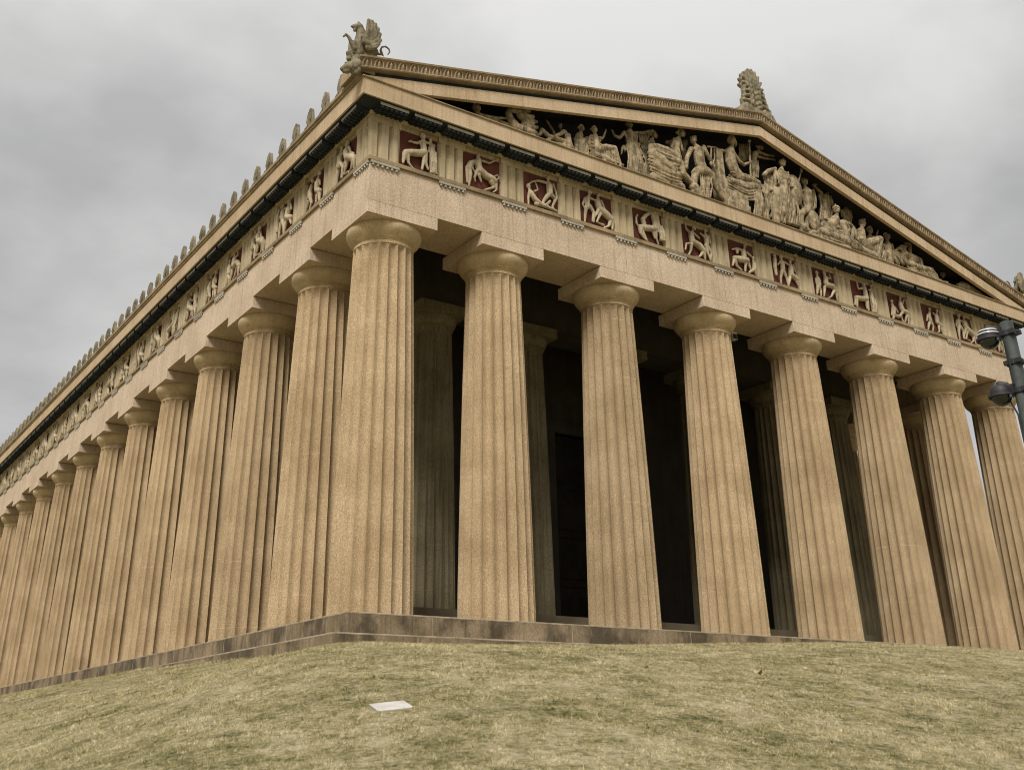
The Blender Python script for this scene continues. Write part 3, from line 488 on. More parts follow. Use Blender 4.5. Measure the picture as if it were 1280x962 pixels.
# ------------------------------------------------------------------ sculpture (carved figures as one voxel-fused surface each)
STATUES=[["horse_statue","carved horse neck and heads rearing from the left end of the pediment","horse statue",[["T",[[3.959,-1.25,14.094,0.166],[3.664,-1.25,14.135,0.187],[3.485,-1.25,14.355,0.127],[3.379,-1.25,14.584,0.103],[3.418,-1.25,14.705,0.079]]],["T",[[3.381,-1.25,14.655,0.072],[3.604,-1.25,14.735,0.103],[3.828,-1.25,14.778,0.104],[4.056,-1.25,14.895,0.08],[4.169,-1.25,14.899,0.068]]],["T",[[3.828,-1.25,14.778,0.104],[3.976,-1.25,14.723,0.098],[4.126,-1.25,14.704,0.092],[4.316,-1.25,14.753,0.074]]],["T",[[3.824,-1.25,14.616,0.122],[3.97,-1.25,14.488,0.103],[4.158,-1.25,14.536,0.086],[4.349,-1.25,14.602,0.074]]],["T",[[3.935,-1.25,14.583,0.134],[4.079,-1.25,14.383,0.122],[4.309,-1.25,14.534,0.08],[4.445,-1.25,14.617,0.055]]],["T",[[3.965,-1.25,14.308,0.152],[4.152,-1.25,14.301,0.11],[4.342,-1.25,14.366,0.092],[4.457,-1.25,14.424,0.061]]],["T",[[3.961,-1.25,14.165,0.152],[4.185,-1.25,14.171,0.122],[4.412,-1.25,14.212,0.067]]],["T",[[3.739,-1.25,14.16,0.151],[3.658,-1.25,13.852,0.15],[4.33,-1.25,14.007,0.122]]]]],["reclining_statue","small carved man with arms stretched out low behind the horses at the left end","statue",[["H",[2.321,-1.15,14.42,0.119],1.0,""],["T",[[2.32,-1.15,14.281,0.077],[2.398,-1.15,14.186,0.095],[2.681,-1.15,14.146,0.101],[3.041,-1.15,14.148,0.108],[3.477,-1.15,14.123,0.12]]],["A",[[2.433,-1.15,14.216,0.071],[2.647,-1.15,14.238,0.065],[3.007,-1.15,14.312,0.054],[3.354,-1.15,14.416,0.045]]],["T",[[2.789,-1.15,14.166,0.077],[3.15,-1.15,14.204,0.084],[3.478,-1.15,14.194,0.09]]],["T",[[2.291,-1.15,14.096,0.118],[2.931,-1.15,14.04,0.134],[3.511,-1.15,14.029,0.12]]]]],["reclining_statue","nude stone man lounging on his back with both knees drawn up","statue",[["H",[5.672,-0.85,15.097,0.086],-1.0,"u"],["T",[[5.711,-0.85,14.971,0.052],[5.725,-0.9,14.811,0.119],[5.717,-1.05,14.537,0.123],[5.708,-1.2,14.294,0.113]]],["T",[[5.708,-1.2,14.294,0.117],[5.618,-1.15,14.7,0.085],[5.519,-1.2,14.662,0.085]]],["T",[[5.549,-1.2,14.672,0.08],[5.243,-1.2,14.411,0.07],[4.944,-1.2,14.189,0.051],[4.826,-1.2,14.131,0.037]]],["T",[[5.531,-1.2,14.29,0.108],[4.919,-1.2,14.302,0.083],[4.694,-1.2,14.441,0.074]]],["T",[[4.68,-1.2,14.45,0.074],[4.616,-1.2,14.253,0.064],[4.457,-1.2,14.173,0.046],[4.4,-1.2,14.181,0.032]]],["A",[[5.393,-0.9,14.698,0.057],[5.297,-0.9,14.859,0.047],[5.17,-0.9,15.008,0.038]]],["T",[[5.763,-1.15,14.639,0.08],[5.756,-1.2,14.364,0.08],[5.793,-1.2,14.213,0.094]]],["T",[[4.853,-1.2,14.064,0.069],[5.288,-1.2,14.101,0.093],[5.849,-1.2,14.15,0.094]]]]],["seated_statue","draped stone woman sitting with knees up at the left of a seated pair","seated statue",[["H",[6.356,-1.1,15.13,0.096],1.0,"u"],["T",[[6.318,-1.1,14.991,0.053],[6.264,-1.1,14.833,0.131],[6.173,-1.1,14.554,0.147],[6.176,-1.1,14.335,0.166]]],["T",[[6.173,-1.1,14.83,0.062],[6.039,-1.1,14.592,0.052],[6.093,-1.1,14.472,0.047],[6.249,-1.1,14.579,0.038]]],["T",[[6.242,-1.1,14.439,0.131],[6.407,-1.1,14.687,0.11],[6.565,-1.1,14.781,0.105]]],["T",[[6.565,-1.1,14.781,0.101],[6.504,-1.1,14.525,0.105],[6.378,-1.1,14.181,0.095]]],["D",5,[[6.28,-1.1,14.589,0.038],[6.594,-1.1,14.749,0.038]],[[6.102,-1.1,14.092,0.042],[6.531,-1.1,14.203,0.043]]],["T",[[6.017,-1.1,14.173,0.118],[6.436,-1.1,14.145,0.119]]]]],["seated_statue","draped stone woman sitting with one hand raised and feet stretched right","seated statue",[["H",[6.801,-1.2,15.174,0.101],1.0,"u"],["T",[[6.793,-1.2,15.044,0.058],[6.798,-1.2,14.878,0.149],[6.799,-1.2,14.655,0.168],[6.832,-1.2,14.444,0.177]]],["D",5,[[6.613,-1.2,14.872,0.034],[6.596,-1.2,14.588,0.033],[6.641,-1.2,14.326,0.038]],[[6.986,-1.2,14.913,0.034],[7.0,-1.2,14.666,0.034],[7.078,-1.2,14.441,0.038]],0.12],["A",[[7.002,-1.2,14.918,0.068],[7.096,-1.2,14.936,0.053],[7.189,-1.2,15.065,0.044],[7.251,-1.2,15.233,0.034]]],["T",[[6.611,-1.2,14.843,0.062],[6.533,-1.2,14.567,0.057],[6.675,-1.2,14.393,0.052]]],["T",[[6.863,-1.2,14.454,0.167],[7.247,-1.2,14.635,0.15],[7.566,-1.2,14.712,0.126]]],["T",[[7.598,-1.2,14.722,0.117],[7.673,-1.2,14.466,0.111],[7.783,-1.2,14.25,0.077]]],["T",[[7.732,-1.2,14.206,0.058],[7.938,-1.2,14.216,0.039]]],["D",6,[[7.058,-1.2,14.601,0.038],[7.632,-1.2,14.762,0.039]],[[7.12,-1.2,14.15,0.043],[7.684,-1.2,14.191,0.043]]],["D",4,[[6.891,-1.2,14.408,0.048],[7.08,-1.2,14.469,0.048]],[[6.869,-1.2,14.07,0.048],[7.088,-1.2,14.14,0.048]]],["T",[[6.665,-1.2,14.224,0.119],[7.092,-1.2,14.196,0.144],[7.557,-1.2,14.179,0.096]]]]],["standing_statue","standing robed stone woman holding up a veil with both arms spread","standing statue",[["H",[8.391,-1.15,15.941,0.103],1.0,"u"],["T",[[8.392,-1.15,15.806,0.053],[8.349,-1.15,15.597,0.172],[8.32,-1.15,15.356,0.165],[8.369,-1.15,15.162,0.158],[8.382,-1.15,14.804,0.181],[8.491,-1.15,14.311,0.196]]],["A",[[8.11,-1.15,15.535,0.079],[7.903,-1.15,15.255,0.066],[7.691,-1.15,15.268,0.052],[7.651,-1.15,15.349,0.042]]],["A",[[8.61,-1.15,15.685,0.077],[8.974,-1.15,15.817,0.06],[9.328,-1.15,16.015,0.047]]],["D",5,[[8.097,-1.15,15.531,0.046],[8.632,-1.15,15.693,0.047]],[[8.193,-1.15,15.123,0.046],[8.618,-1.15,15.282,0.046]]],["D",9,[[8.169,-1.15,15.096,0.056],[8.639,-1.15,15.27,0.056]],[[8.08,-1.15,13.996,0.071],[8.97,-1.15,14.103,0.066]]],["D",6,[[8.007,-1.15,14.947,0.046],[8.729,-1.15,15.3,0.046]],[[8.061,-1.15,14.813,0.046],[8.696,-1.15,15.174,0.046]]],["D",5,[[8.867,-0.97,15.827,0.04],[9.524,-0.97,16.148,0.041]],[[8.968,-0.93,15.568,0.04],[9.136,-0.93,15.468,0.04]]],["T",[[7.982,-1.15,14.901,0.039],[7.942,-1.15,14.662,0.033]]]]],["seated_statue","veiled stone woman with lowered head behind the reclining woman","seated statue",[["H",[9.679,-0.95,16.064,0.116],1.0,"u"],["T",[[9.561,-0.95,15.873,0.075],[9.402,-0.95,15.624,0.176],[9.279,-0.95,15.271,0.202],[9.372,-0.95,14.837,0.234],[9.425,-0.95,14.47,0.234]]],["T",[[9.11,-0.95,15.371,0.087],[9.353,-0.95,15.588,0.088],[9.588,-0.95,15.685,0.081]]],["D",6,[[8.98,-0.95,15.406,0.06],[9.596,-0.95,15.767,0.061]],[[9.167,-0.95,14.542,0.06],[9.617,-0.95,14.606,0.06]]]]],["reclining_statue","half nude stone woman reclining with heavy swags of drapery over her legs","reclining statue",[["H",[10.683,-1.25,16.328,0.138],1.0,"u"],["T",[[10.533,-1.25,16.116,0.069],[10.426,-1.25,15.909,0.144],[10.367,-1.25,15.633,0.129],[10.369,-1.25,15.397,0.156],[10.356,-1.25,15.197,0.19]]],["T",[[10.31,-1.25,15.95,0.082],[10.148,-1.25,15.6,0.068],[10.304,-1.25,15.356,0.058],[10.446,-1.25,15.187,0.051]]],["T",[[10.539,-1.25,16.007,0.082],[10.607,-1.25,15.791,0.069],[10.656,-1.25,15.608,0.055]]],["T",[[10.358,-1.25,15.217,0.19],[9.871,-1.25,15.353,0.175],[9.421,-1.25,15.361,0.147],[9.191,-1.25,15.286,0.133]]],["T",[[10.385,-1.25,15.05,0.183],[9.935,-1.25,15.101,0.168],[9.405,-1.25,15.201,0.154]]],["T",[[9.191,-1.25,15.286,0.14],[9.187,-1.25,14.785,0.139],[9.247,-1.25,14.272,0.112]]],["T",[[9.405,-1.25,15.201,0.14],[9.446,-1.25,14.714,0.14],[9.536,-1.25,14.286,0.106]]],["T",[[9.215,-1.25,14.168,0.092],[9.572,-1.25,14.202,0.066]]],["D",8,[[9.158,-1.28,15.221,0.05],[9.044,-1.28,14.725,0.05],[9.113,-1.28,14.292,0.049]],[[10.282,-1.28,15.197,0.051],[10.361,-1.28,14.679,0.051],[10.406,-1.28,14.27,0.05]],0.1],["D",3,[[9.126,-1.25,15.303,0.043],[9.183,-1.25,15.206,0.043]],[[10.369,-1.25,15.318,0.044],[10.442,-1.25,15.146,0.044]],0.05],["T",[[9.21,-1.25,15.022,0.2],[9.63,-1.25,14.773,0.267],[10.062,-1.25,14.601,0.235]]],["T",[[9.255,-1.25,14.578,0.199],[9.686,-1.25,14.446,0.233],[10.232,-1.25,14.5,0.201]]],["T",[[9.123,-1.25,14.121,0.164],[9.737,-1.25,14.082,0.166],[10.466,-1.25,14.15,0.134]]],["T",[[10.476,-1.25,15.04,0.169],[10.525,-1.25,14.667,0.169],[10.87,-1.25,14.464,0.135]]]]],["standing_statue","small winged stone child standing between the reclining woman and the seated nude man","statue",[["H",[11.154,-0.9,16.236,0.119],-1.0,"u"],["T",[[11.136,-0.9,16.081,0.056],[11.05,-0.9,15.871,0.118],[11.08,-0.9,15.6,0.104],[11.11,-0.9,15.251,0.104]]],["T",[[10.978,-0.9,15.528,0.083],[11.042,-0.9,15.072,0.069],[11.15,-0.9,14.79,0.055]]],["T",[[10.908,-0.9,15.945,0.049],[10.833,-0.9,16.122,0.076],[10.55,-0.9,16.109,0.09],[10.307,-0.9,16.008,0.083]]],["T",[[10.849,-0.9,15.846,0.049],[10.629,-0.9,15.974,0.069],[10.348,-0.9,15.962,0.069]]],["T",[[11.168,-0.9,15.95,0.056],[11.188,-0.9,15.715,0.042]]]]],["seated_statue","muscular nude stone man seated with his leg stretched out and a lyre at his side","seated statue",[["H",[11.181,-1.3,16.195,0.139],-1.0,"b"],["T",[[11.207,-1.3,16.023,0.083],[11.367,-1.3,15.855,0.208],[11.356,-1.3,15.571,0.228],[11.393,-1.3,15.306,0.207],[11.505,-1.3,15.064,0.206]]],["E",[11.246,-1.3,15.835,0.104],[1.2,0.8,0.8]],["E",[11.544,-1.3,15.933,0.104],[1.2,0.8,0.8]],["A",[[11.655,-1.3,16.049,0.105],[11.79,-1.3,15.791,0.091],[11.968,-1.3,15.607,0.07]]],["T",[[11.027,-1.3,15.784,0.103],[10.788,-1.3,15.35,0.089],[10.692,-1.3,14.928,0.081]]],["T",[[11.406,-1.3,15.033,0.199],[11.21,-1.3,14.972,0.171],[11.103,-1.3,14.861,0.157]]],["T",[[11.127,-1.3,14.868,0.15],[11.01,-1.3,14.483,0.136],[10.913,-1.3,14.069,0.101]]],["T",[[11.604,-1.3,15.095,0.193],[11.9,-1.3,14.989,0.166],[12.075,-1.3,14.688,0.145],[12.27,-1.3,14.353,0.11],[12.478,-1.3,14.121,0.076]]],["T",[[12.447,-1.3,14.073,0.069],[12.87,-1.3,14.144,0.049]]],["D",6,[[11.288,-1.3,14.84,0.048],[11.814,-1.3,14.884,0.048]],[[11.177,-1.3,13.955,0.054],[11.682,-1.3,14.065,0.055]]],["T",[[10.981,-1.3,14.242,0.203],[11.22,-1.3,13.93,0.203],[11.588,-1.3,13.883,0.136]]]],[["lyre",[["T",[[11.86,-1.3,16.145,0.035],[12.263,-1.3,16.249,0.035]]],["T",[[12.044,-1.3,16.177,0.032],[11.975,-1.3,15.73,0.031],[11.941,-1.3,15.479,0.031]]],["T",[[12.194,-1.3,16.206,0.028],[12.167,-1.3,15.792,0.028],[12.048,-1.3,15.552,0.031]]],["E",[11.966,-1.3,15.487,0.083],[1.0,0.7,1.1]]]]]],["seated_statue","bearded stone god enthroned in profile, draped from the waist, near the apex","seated statue",[["H",[13.267,-1.2,16.921,0.166],1.0,"b"],["T",[[13.248,-1.2,16.685,0.086],[13.08,-1.2,16.402,0.207],[13.1,-1.2,16.016,0.214],[13.201,-1.2,15.68,0.206],[13.419,-1.2,15.463,0.221]]],["T",[[12.923,-1.2,16.35,0.114],[12.91,-1.2,15.915,0.099],[13.043,-1.2,15.631,0.085],[13.314,-1.2,15.43,0.071]]],["A",[[13.256,-1.2,16.396,0.1],[13.52,-1.2,16.129,0.086],[13.764,-1.2,16.062,0.072],[14.061,-1.2,16.26,0.054]]],["T",[[13.416,-1.2,15.441,0.228],[13.877,-1.2,15.48,0.208],[14.28,-1.2,15.439,0.187]]],["T",[[14.334,-1.2,15.455,0.173],[14.236,-1.2,14.856,0.157],[14.186,-1.2,14.239,0.128]]],["T",[[14.113,-1.2,14.099,0.092],[14.472,-1.2,14.119,0.064]]],["D",6,[[12.851,-1.2,15.329,0.053],[12.828,-1.2,15.001,0.053],[12.908,-1.2,14.706,0.053]],[[14.454,-1.2,15.553,0.054],[14.346,-1.2,15.213,0.054],[14.236,-1.2,14.856,0.054]],0.2],["T",[[12.969,-1.2,15.124,0.176],[13.618,-1.2,15.118,0.213],[14.205,-1.2,15.294,0.179]]],["D",7,[[14.057,-1.2,15.331,0.057],[14.6,-1.2,15.494,0.058]],[[13.901,-1.2,14.039,0.07],[14.62,-1.2,14.08,0.064]]],["D",4,[[12.973,-1.2,15.487,0.049],[13.651,-1.2,15.33,0.05]],[[13.485,-1.2,15.564,0.05],[14.092,-1.2,15.546,0.05]]]],[["throne",[["B",[12.364,12.669,-1.25,-0.85,13.785,16.325]],["B",[12.605,12.813,-1.28,-0.82,16.254,16.33]],["B",[12.529,13.51,-1.42,-0.75,13.785,14.65]],["B",[12.379,13.492,-1.5,-0.75,13.785,14.178]],["B",[12.219,13.475,-1.58,-0.75,13.785,13.634]],["T",[[12.724,-1.2,15.129,0.07],[13.217,-1.2,15.118,0.071]]]]],["staff",[["T",[[14.212,-1.2,17.215,0.033],[14.115,-1.2,16.34,0.033],[14.031,-1.2,15.486,0.032]]],["E",[14.212,-1.2,17.215,0.066],[1.0,1.0,1.0]]]]]],["winged_statue","small winged stone figure leaning with both arms stretched toward the helmeted goddess","winged statue",[["H",[15.088,-0.95,17.382,0.127],1.0,"u"],["T",[[14.964,-0.95,17.182,0.067],[14.711,-0.95,16.928,0.155],[14.58,-0.95,16.61,0.132],[14.503,-0.95,16.29,0.146],[14.419,-0.95,15.929,0.124]]],["A",[[14.925,-0.95,17.104,0.082],[15.41,-0.95,17.124,0.064],[16.066,-0.95,17.291,0.049]]],["A",[[14.864,-0.95,16.892,0.067],[15.271,-0.95,16.937,0.052],[15.72,-0.95,17.037,0.041]]],["D",5,[[14.415,-0.95,16.557,0.048],[14.802,-0.95,16.681,0.048]],[[14.187,-0.95,15.775,0.047],[14.679,-0.95,15.926,0.048]]],["D",6,[[14.165,-0.7,17.303,0.059],[14.717,-0.7,17.464,0.06]],[[13.999,-0.7,16.547,0.059],[14.603,-0.7,16.739,0.059]]],["T",[[14.756,-0.8,17.038,0.097],[14.507,-0.7,17.136,0.111],[14.279,-0.7,17.019,0.111]]]]],["standing_statue","standing helmeted stone goddess with round shield and spear right of the throne","standing statue",[["H",[15.785,-1.3,16.715,0.134],0.0,"h"],["T",[[15.696,-1.3,16.495,0.074],[15.595,-1.3,16.231,0.207],[15.648,-1.3,15.931,0.199],[15.657,-1.3,15.683,0.213],[15.485,-1.3,15.175,0.24],[15.32,-1.3,14.555,0.253]]],["T",[[15.341,-1.3,16.215,0.092],[15.207,-1.3,15.755,0.08],[15.101,-1.3,15.392,0.065]]],["A",[[16.004,-1.3,16.251,0.093],[15.999,-1.3,15.785,0.074],[16.401,-1.3,15.897,0.056]]],["D",5,[[15.352,-1.3,16.219,0.048],[15.971,-1.3,16.368,0.048]],[[15.37,-1.3,15.722,0.048],[15.937,-1.3,15.893,0.048]]],["D",5,[[15.301,-1.33,15.521,0.051],[15.858,-1.33,15.645,0.051]],[[15.076,-1.33,14.111,0.057],[15.356,-1.33,14.068,0.057]]],["D",6,[[15.001,-1.0,16.126,0.066],[15.569,-1.05,16.49,0.067]],[[14.285,-1.05,14.172,0.071],[14.789,-1.1,14.13,0.072]]],["T",[[15.196,-1.3,15.338,0.203],[15.035,-1.3,14.718,0.18],[14.985,-1.3,14.139,0.157]]],["T",[[15.758,-1.3,15.504,0.183],[15.702,-1.3,14.909,0.146],[15.44,-1.3,14.346,0.123]]],["D",7,[[15.855,-1.3,15.45,0.059],[16.246,-1.3,15.231,0.059]],[[15.361,-1.3,14.203,0.065],[16.16,-1.3,14.219,0.065]]],["T",[[14.99,-1.3,15.359,0.065],[15.3,-1.3,15.327,0.073],[15.831,-1.3,15.318,0.066],[16.051,-1.3,15.34,0.051]]],["T",[[14.783,-1.2,15.965,0.095],[15.035,-1.2,16.21,0.095],[15.382,-1.25,16.379,0.088]]]],[["shield",[["E",[16.417,-1.18,15.839,0.372],[1.05,0.5,1.75]],["E",[16.287,-1.28,15.754,0.111],[1.0,0.9,1.2]]]],["spear",[["T",[[16.854,-1.3,16.815,0.034],[16.562,-1.3,16.166,0.034],[16.268,-1.3,15.488,0.033]]],["E",[16.847,-1.3,16.778,0.053],[1.0,1.0,2.2]]]]]],["seated_statue","nude stone youth seated facing out behind the round shield","seated statue",[["H",[17.188,-1.1,16.45,0.136],0.0,""],["T",[[17.159,-1.1,16.247,0.076],[17.211,-1.1,16.026,0.227],[17.198,-1.1,15.68,0.218],[17.19,-1.1,15.36,0.202]]],["E",[17.037,-1.1,15.996,0.105],[1.1,0.8,0.8]],["E",[17.376,-1.1,16.096,0.106],[1.1,0.8,0.8]],["T",[[17.597,-1.1,16.184,0.091],[17.643,-1.1,15.853,0.08],[17.588,-1.1,15.474,0.064],[17.315,-1.1,15.29,0.053]]],["T",[[16.826,-1.1,15.912,0.09],[16.677,-1.1,15.571,0.078],[16.812,-1.1,15.273,0.06]]],["T",[[17.079,-1.1,15.223,0.187],[16.76,-1.1,15.007,0.163],[16.627,-1.1,14.887,0.155]]],["T",[[16.656,-1.1,14.895,0.148],[16.608,-1.1,14.509,0.125],[16.475,-1.1,14.103,0.103]]],["T",[[17.256,-1.1,15.273,0.187],[17.152,-1.1,15.034,0.164],[16.863,-1.1,14.413,0.133]]],["T",[[16.632,-1.1,14.35,0.221],[16.985,-1.1,14.199,0.185]]]]],["standing_statue","stone woman with a bent arm raised over her head","standing statue",[["H",[18.78,-0.95,16.657,0.124],1.0,"u"],["T",[[18.681,-0.95,16.464,0.07],[18.485,-0.95,16.231,0.177],[18.289,-0.95,15.848,0.169],[18.211,-0.95,15.481,0.183],[18.227,-0.95,15.016,0.228]]],["A",[[18.295,-0.95,16.372,0.092],[17.869,-0.95,16.595,0.077],[18.474,-0.95,16.865,0.066],[18.814,-0.95,16.813,0.055]]],["A",[[18.801,-0.95,16.345,0.081],[18.883,-0.95,16.128,0.066],[18.593,-0.95,15.783,0.054],[18.4,-0.95,15.967,0.046]]],["D",6,[[18.079,-0.95,16.221,0.054],[18.801,-0.95,16.345,0.054]],[[17.903,-0.95,15.096,0.061],[18.571,-0.95,15.282,0.061]]]]],["reclining_statue","helmeted stone woman reclining in rippling drapery with a large oval shield","reclining statue",[["H",[18.564,-1.3,15.557,0.152],-1.0,"h"],["T",[[18.551,-1.3,15.339,0.084],[18.35,-1.3,15.028,0.234],[18.098,-1.3,14.79,0.24],[17.971,-1.3,14.463,0.262],[17.545,-1.3,14.307,0.237],[17.018,-1.3,14.166,0.147]]],["T",[[18.981,-1.3,15.138,0.114],[19.152,-1.3,14.865,0.099],[18.852,-1.3,14.573,0.083]]],["T",[[19.215,-1.3,15.138,0.099],[19.423,-1.3,15.024,0.107],[19.255,-1.3,14.553,0.091]]],["T",[[18.067,-1.3,14.908,0.098],[17.804,-1.3,15.004,0.075],[17.803,-1.3,15.13,0.06]]],["D",8,[[17.672,-1.3,14.778,0.056],[17.237,-1.3,14.431,0.055],[16.749,-1.3,14.053,0.055]],[[18.883,-1.3,14.962,0.057],[18.955,-1.3,14.516,0.057],[18.914,-1.3,14.086,0.057]],0.08],["T",[[17.26,-1.3,14.272,0.222],[17.923,-1.3,14.242,0.261],[18.618,-1.3,14.301,0.226]]],["D",7,[[18.637,-1.3,14.642,0.057],[19.079,-1.3,14.549,0.057]],[[18.751,-1.3,14.127,0.064],[19.857,-1.3,14.118,0.065]]],["T",[[16.858,-1.3,13.919,0.183],[17.847,-1.3,13.892,0.222],[18.883,-1.3,13.953,0.188]]],["T",[[18.78,-1.3,15.019,0.19],[18.76,-1.3,14.675,0.227],[18.842,-1.3,14.276,0.226]]]],[["shield",[["E",[17.082,-1.35,14.636,0.266],[1.05,0.55,1.7]],["E",[16.975,-1.43,14.572,0.081],[1.0,1.0,1.2]]]]]],["standing_statue","young stone soldier in a brimmed helmet standing behind the reclining woman","standing statue",[["H",[19.902,-0.85,16.467,0.134],-1.0,"h"],["T",[[19.859,-0.85,16.277,0.071],[19.778,-0.85,16.054,0.173],[19.722,-0.85,15.731,0.164],[19.607,-0.85,15.176,0.194]]],["T",[[19.523,-0.85,15.982,0.078],[19.523,-0.85,15.719,0.066],[19.724,-0.85,15.687,0.055]]],["T",[[20.035,-0.85,16.127,0.079],[20.023,-0.85,15.814,0.063],[19.841,-0.85,15.676,0.051]]],["D",4,[[19.544,-0.85,15.944,0.051],[20.024,-0.85,16.08,0.051]],[[19.449,-0.85,15.394,0.05],[19.894,-0.85,15.515,0.051]]]]],["seated_statue","stone man with thick wavy hair seated with knee raised, right of the soldier","seated statue",[["H",[20.279,-1.15,15.516,0.164],-1.0,"b"],["T",[[20.215,-1.15,15.302,0.093],[20.031,-1.15,15.036,0.232],[19.986,-1.15,14.723,0.247],[20.143,-1.15,14.507,0.255]]],["T",[[19.708,-1.15,15.057,0.1],[19.68,-1.15,14.685,0.085],[19.869,-1.15,14.606,0.069]]],["T",[[20.154,-1.15,14.552,0.232],[20.704,-1.15,14.825,0.211],[21.225,-1.15,15.071,0.181]]],["T",[[21.225,-1.15,15.071,0.173],[21.026,-1.15,14.649,0.156],[20.802,-1.15,14.247,0.132]]],["T",[[20.143,-1.15,14.507,0.193],[20.43,-1.15,14.452,0.178],[20.566,-1.15,14.273,0.139]]],["D",6,[[20.187,-1.15,14.69,0.058],[21.12,-1.15,15.021,0.059]],[[20.096,-1.15,14.069,0.065],[20.985,-1.15,14.251,0.066]]],["T",[[19.835,-1.15,14.214,0.23],[20.779,-1.15,14.156,0.194]]]]],["seated_statue","slim stone youth with short hair leaning behind the raised knee","seated statue",[["H",[21.073,-0.9,15.551,0.127],1.0,"u"],["T",[[21.045,-0.9,15.389,0.067],[20.927,-0.9,15.16,0.142],[21.055,-0.9,14.931,0.15]]],["A",[[21.103,-0.9,15.251,0.071],[21.402,-0.9,15.33,0.06],[21.562,-0.9,15.594,0.048]]],["T",[[20.796,-0.9,15.125,0.071],[20.881,-0.9,14.973,0.063]]]]],["seated_statue","stone figure with cropped hair sitting upright, bare chest draped at the lap","seated statue",[["H",[21.917,-1.05,15.427,0.136],0.0,""],["T",[[21.867,-1.05,15.237,0.076],[21.819,-1.05,15.003,0.183],[21.791,-1.05,14.755,0.19],[21.719,-1.05,14.431,0.213]]],["T",[[22.115,-1.05,15.103,0.08],[22.155,-1.05,14.848,0.068],[21.99,-1.05,14.631,0.055]]],["T",[[21.544,-1.05,14.954,0.079],[21.36,-1.05,14.601,0.071]]],["D",5,[[21.471,-1.05,14.673,0.059],[22.074,-1.05,14.827,0.06]],[[21.09,-1.05,14.144,0.066],[22.341,-1.05,14.413,0.068]]]]],["reclining_statue","stone woman bending over and resting on one arm near the right corner","reclining statue",[["H",[23.172,-1.1,15.47,0.134],1.0,"u"],["T",[[23.02,-1.1,15.273,0.081],[22.717,-1.1,15.105,0.177],[22.707,-1.1,14.837,0.224],[23.069,-1.1,14.751,0.241],[23.658,-1.1,14.765,0.202]]],["T",[[22.51,-1.1,15.052,0.08],[22.199,-1.1,14.84,0.064],[22.106,-1.1,14.728,0.056]]],["T",[[23.265,-1.1,15.336,0.105],[23.191,-1.1,15.004,0.097]]],["D",5,[[21.57,-1.1,14.591,0.071],[22.927,-1.1,14.937,0.072]],[[22.103,-1.1,14.247,0.079],[23.406,-1.1,14.57,0.081]]]]],["reclining_statue","draped stone figure lying at full length toward the right corner","reclining statue",[["T",[[22.971,-1.2,14.407,0.154],[23.348,-1.2,14.346,0.175],[23.815,-1.2,14.383,0.176],[24.238,-1.2,14.447,0.156]]],["T",[[24.238,-1.2,14.447,0.149],[24.426,-1.2,14.298,0.135],[24.601,-1.2,14.107,0.107]]],["T",[[23.853,-1.2,14.315,0.141],[24.25,-1.2,14.101,0.12],[24.834,-1.2,14.104,0.093]]],["T",[[24.827,-1.2,14.083,0.085],[25.26,-1.2,14.146,0.072]]],["D",6,[[23.117,-1.2,14.328,0.049],[24.263,-1.2,14.531,0.05]],[[23.218,-1.2,13.893,0.056],[24.638,-1.2,14.038,0.05]]],["H",[25.654,-0.85,14.724,0.124],-1.0,"u"],["T",[[22.915,-1.2,14.011,0.174],[23.743,-1.2,13.942,0.175],[24.613,-1.2,13.955,0.121]]]]],["horse_statue","carved horses sinking into the right end of the pediment, heads down","horse statue",[["T",[[26.081,-1.2,14.181,0.167],[26.311,-1.2,14.234,0.196],[26.68,-1.2,14.241,0.204],[26.942,-1.2,14.103,0.168]]],["T",[[26.287,-1.2,14.348,0.109],[26.671,-1.2,14.398,0.11],[27.015,-1.2,14.319,0.095],[27.346,-1.2,14.195,0.081]]],["T",[[26.808,-1.2,14.072,0.161],[27.167,-1.2,14.035,0.132],[27.604,-1.2,14.034,0.103],[27.854,-1.2,14.031,0.074]]],["T",[[27.0,-1.2,14.275,0.11],[27.414,-1.2,14.211,0.096],[27.892,-1.2,14.14,0.074],[28.26,-1.2,14.102,0.052]]],["T",[[27.062,-1.2,14.09,0.11],[27.558,-1.2,14.084,0.096],[27.976,-1.2,14.018,0.074],[28.298,-1.2,14.03,0.045]]],["T",[[26.467,-1.2,14.152,0.095],[26.772,-1.2,13.965,0.073],[27.138,-1.2,13.949,0.059]]],["T",[[26.161,-1.2,13.963,0.145],[27.003,-1.2,13.919,0.131],[28.014,-1.2,13.947,0.059]]]]]]
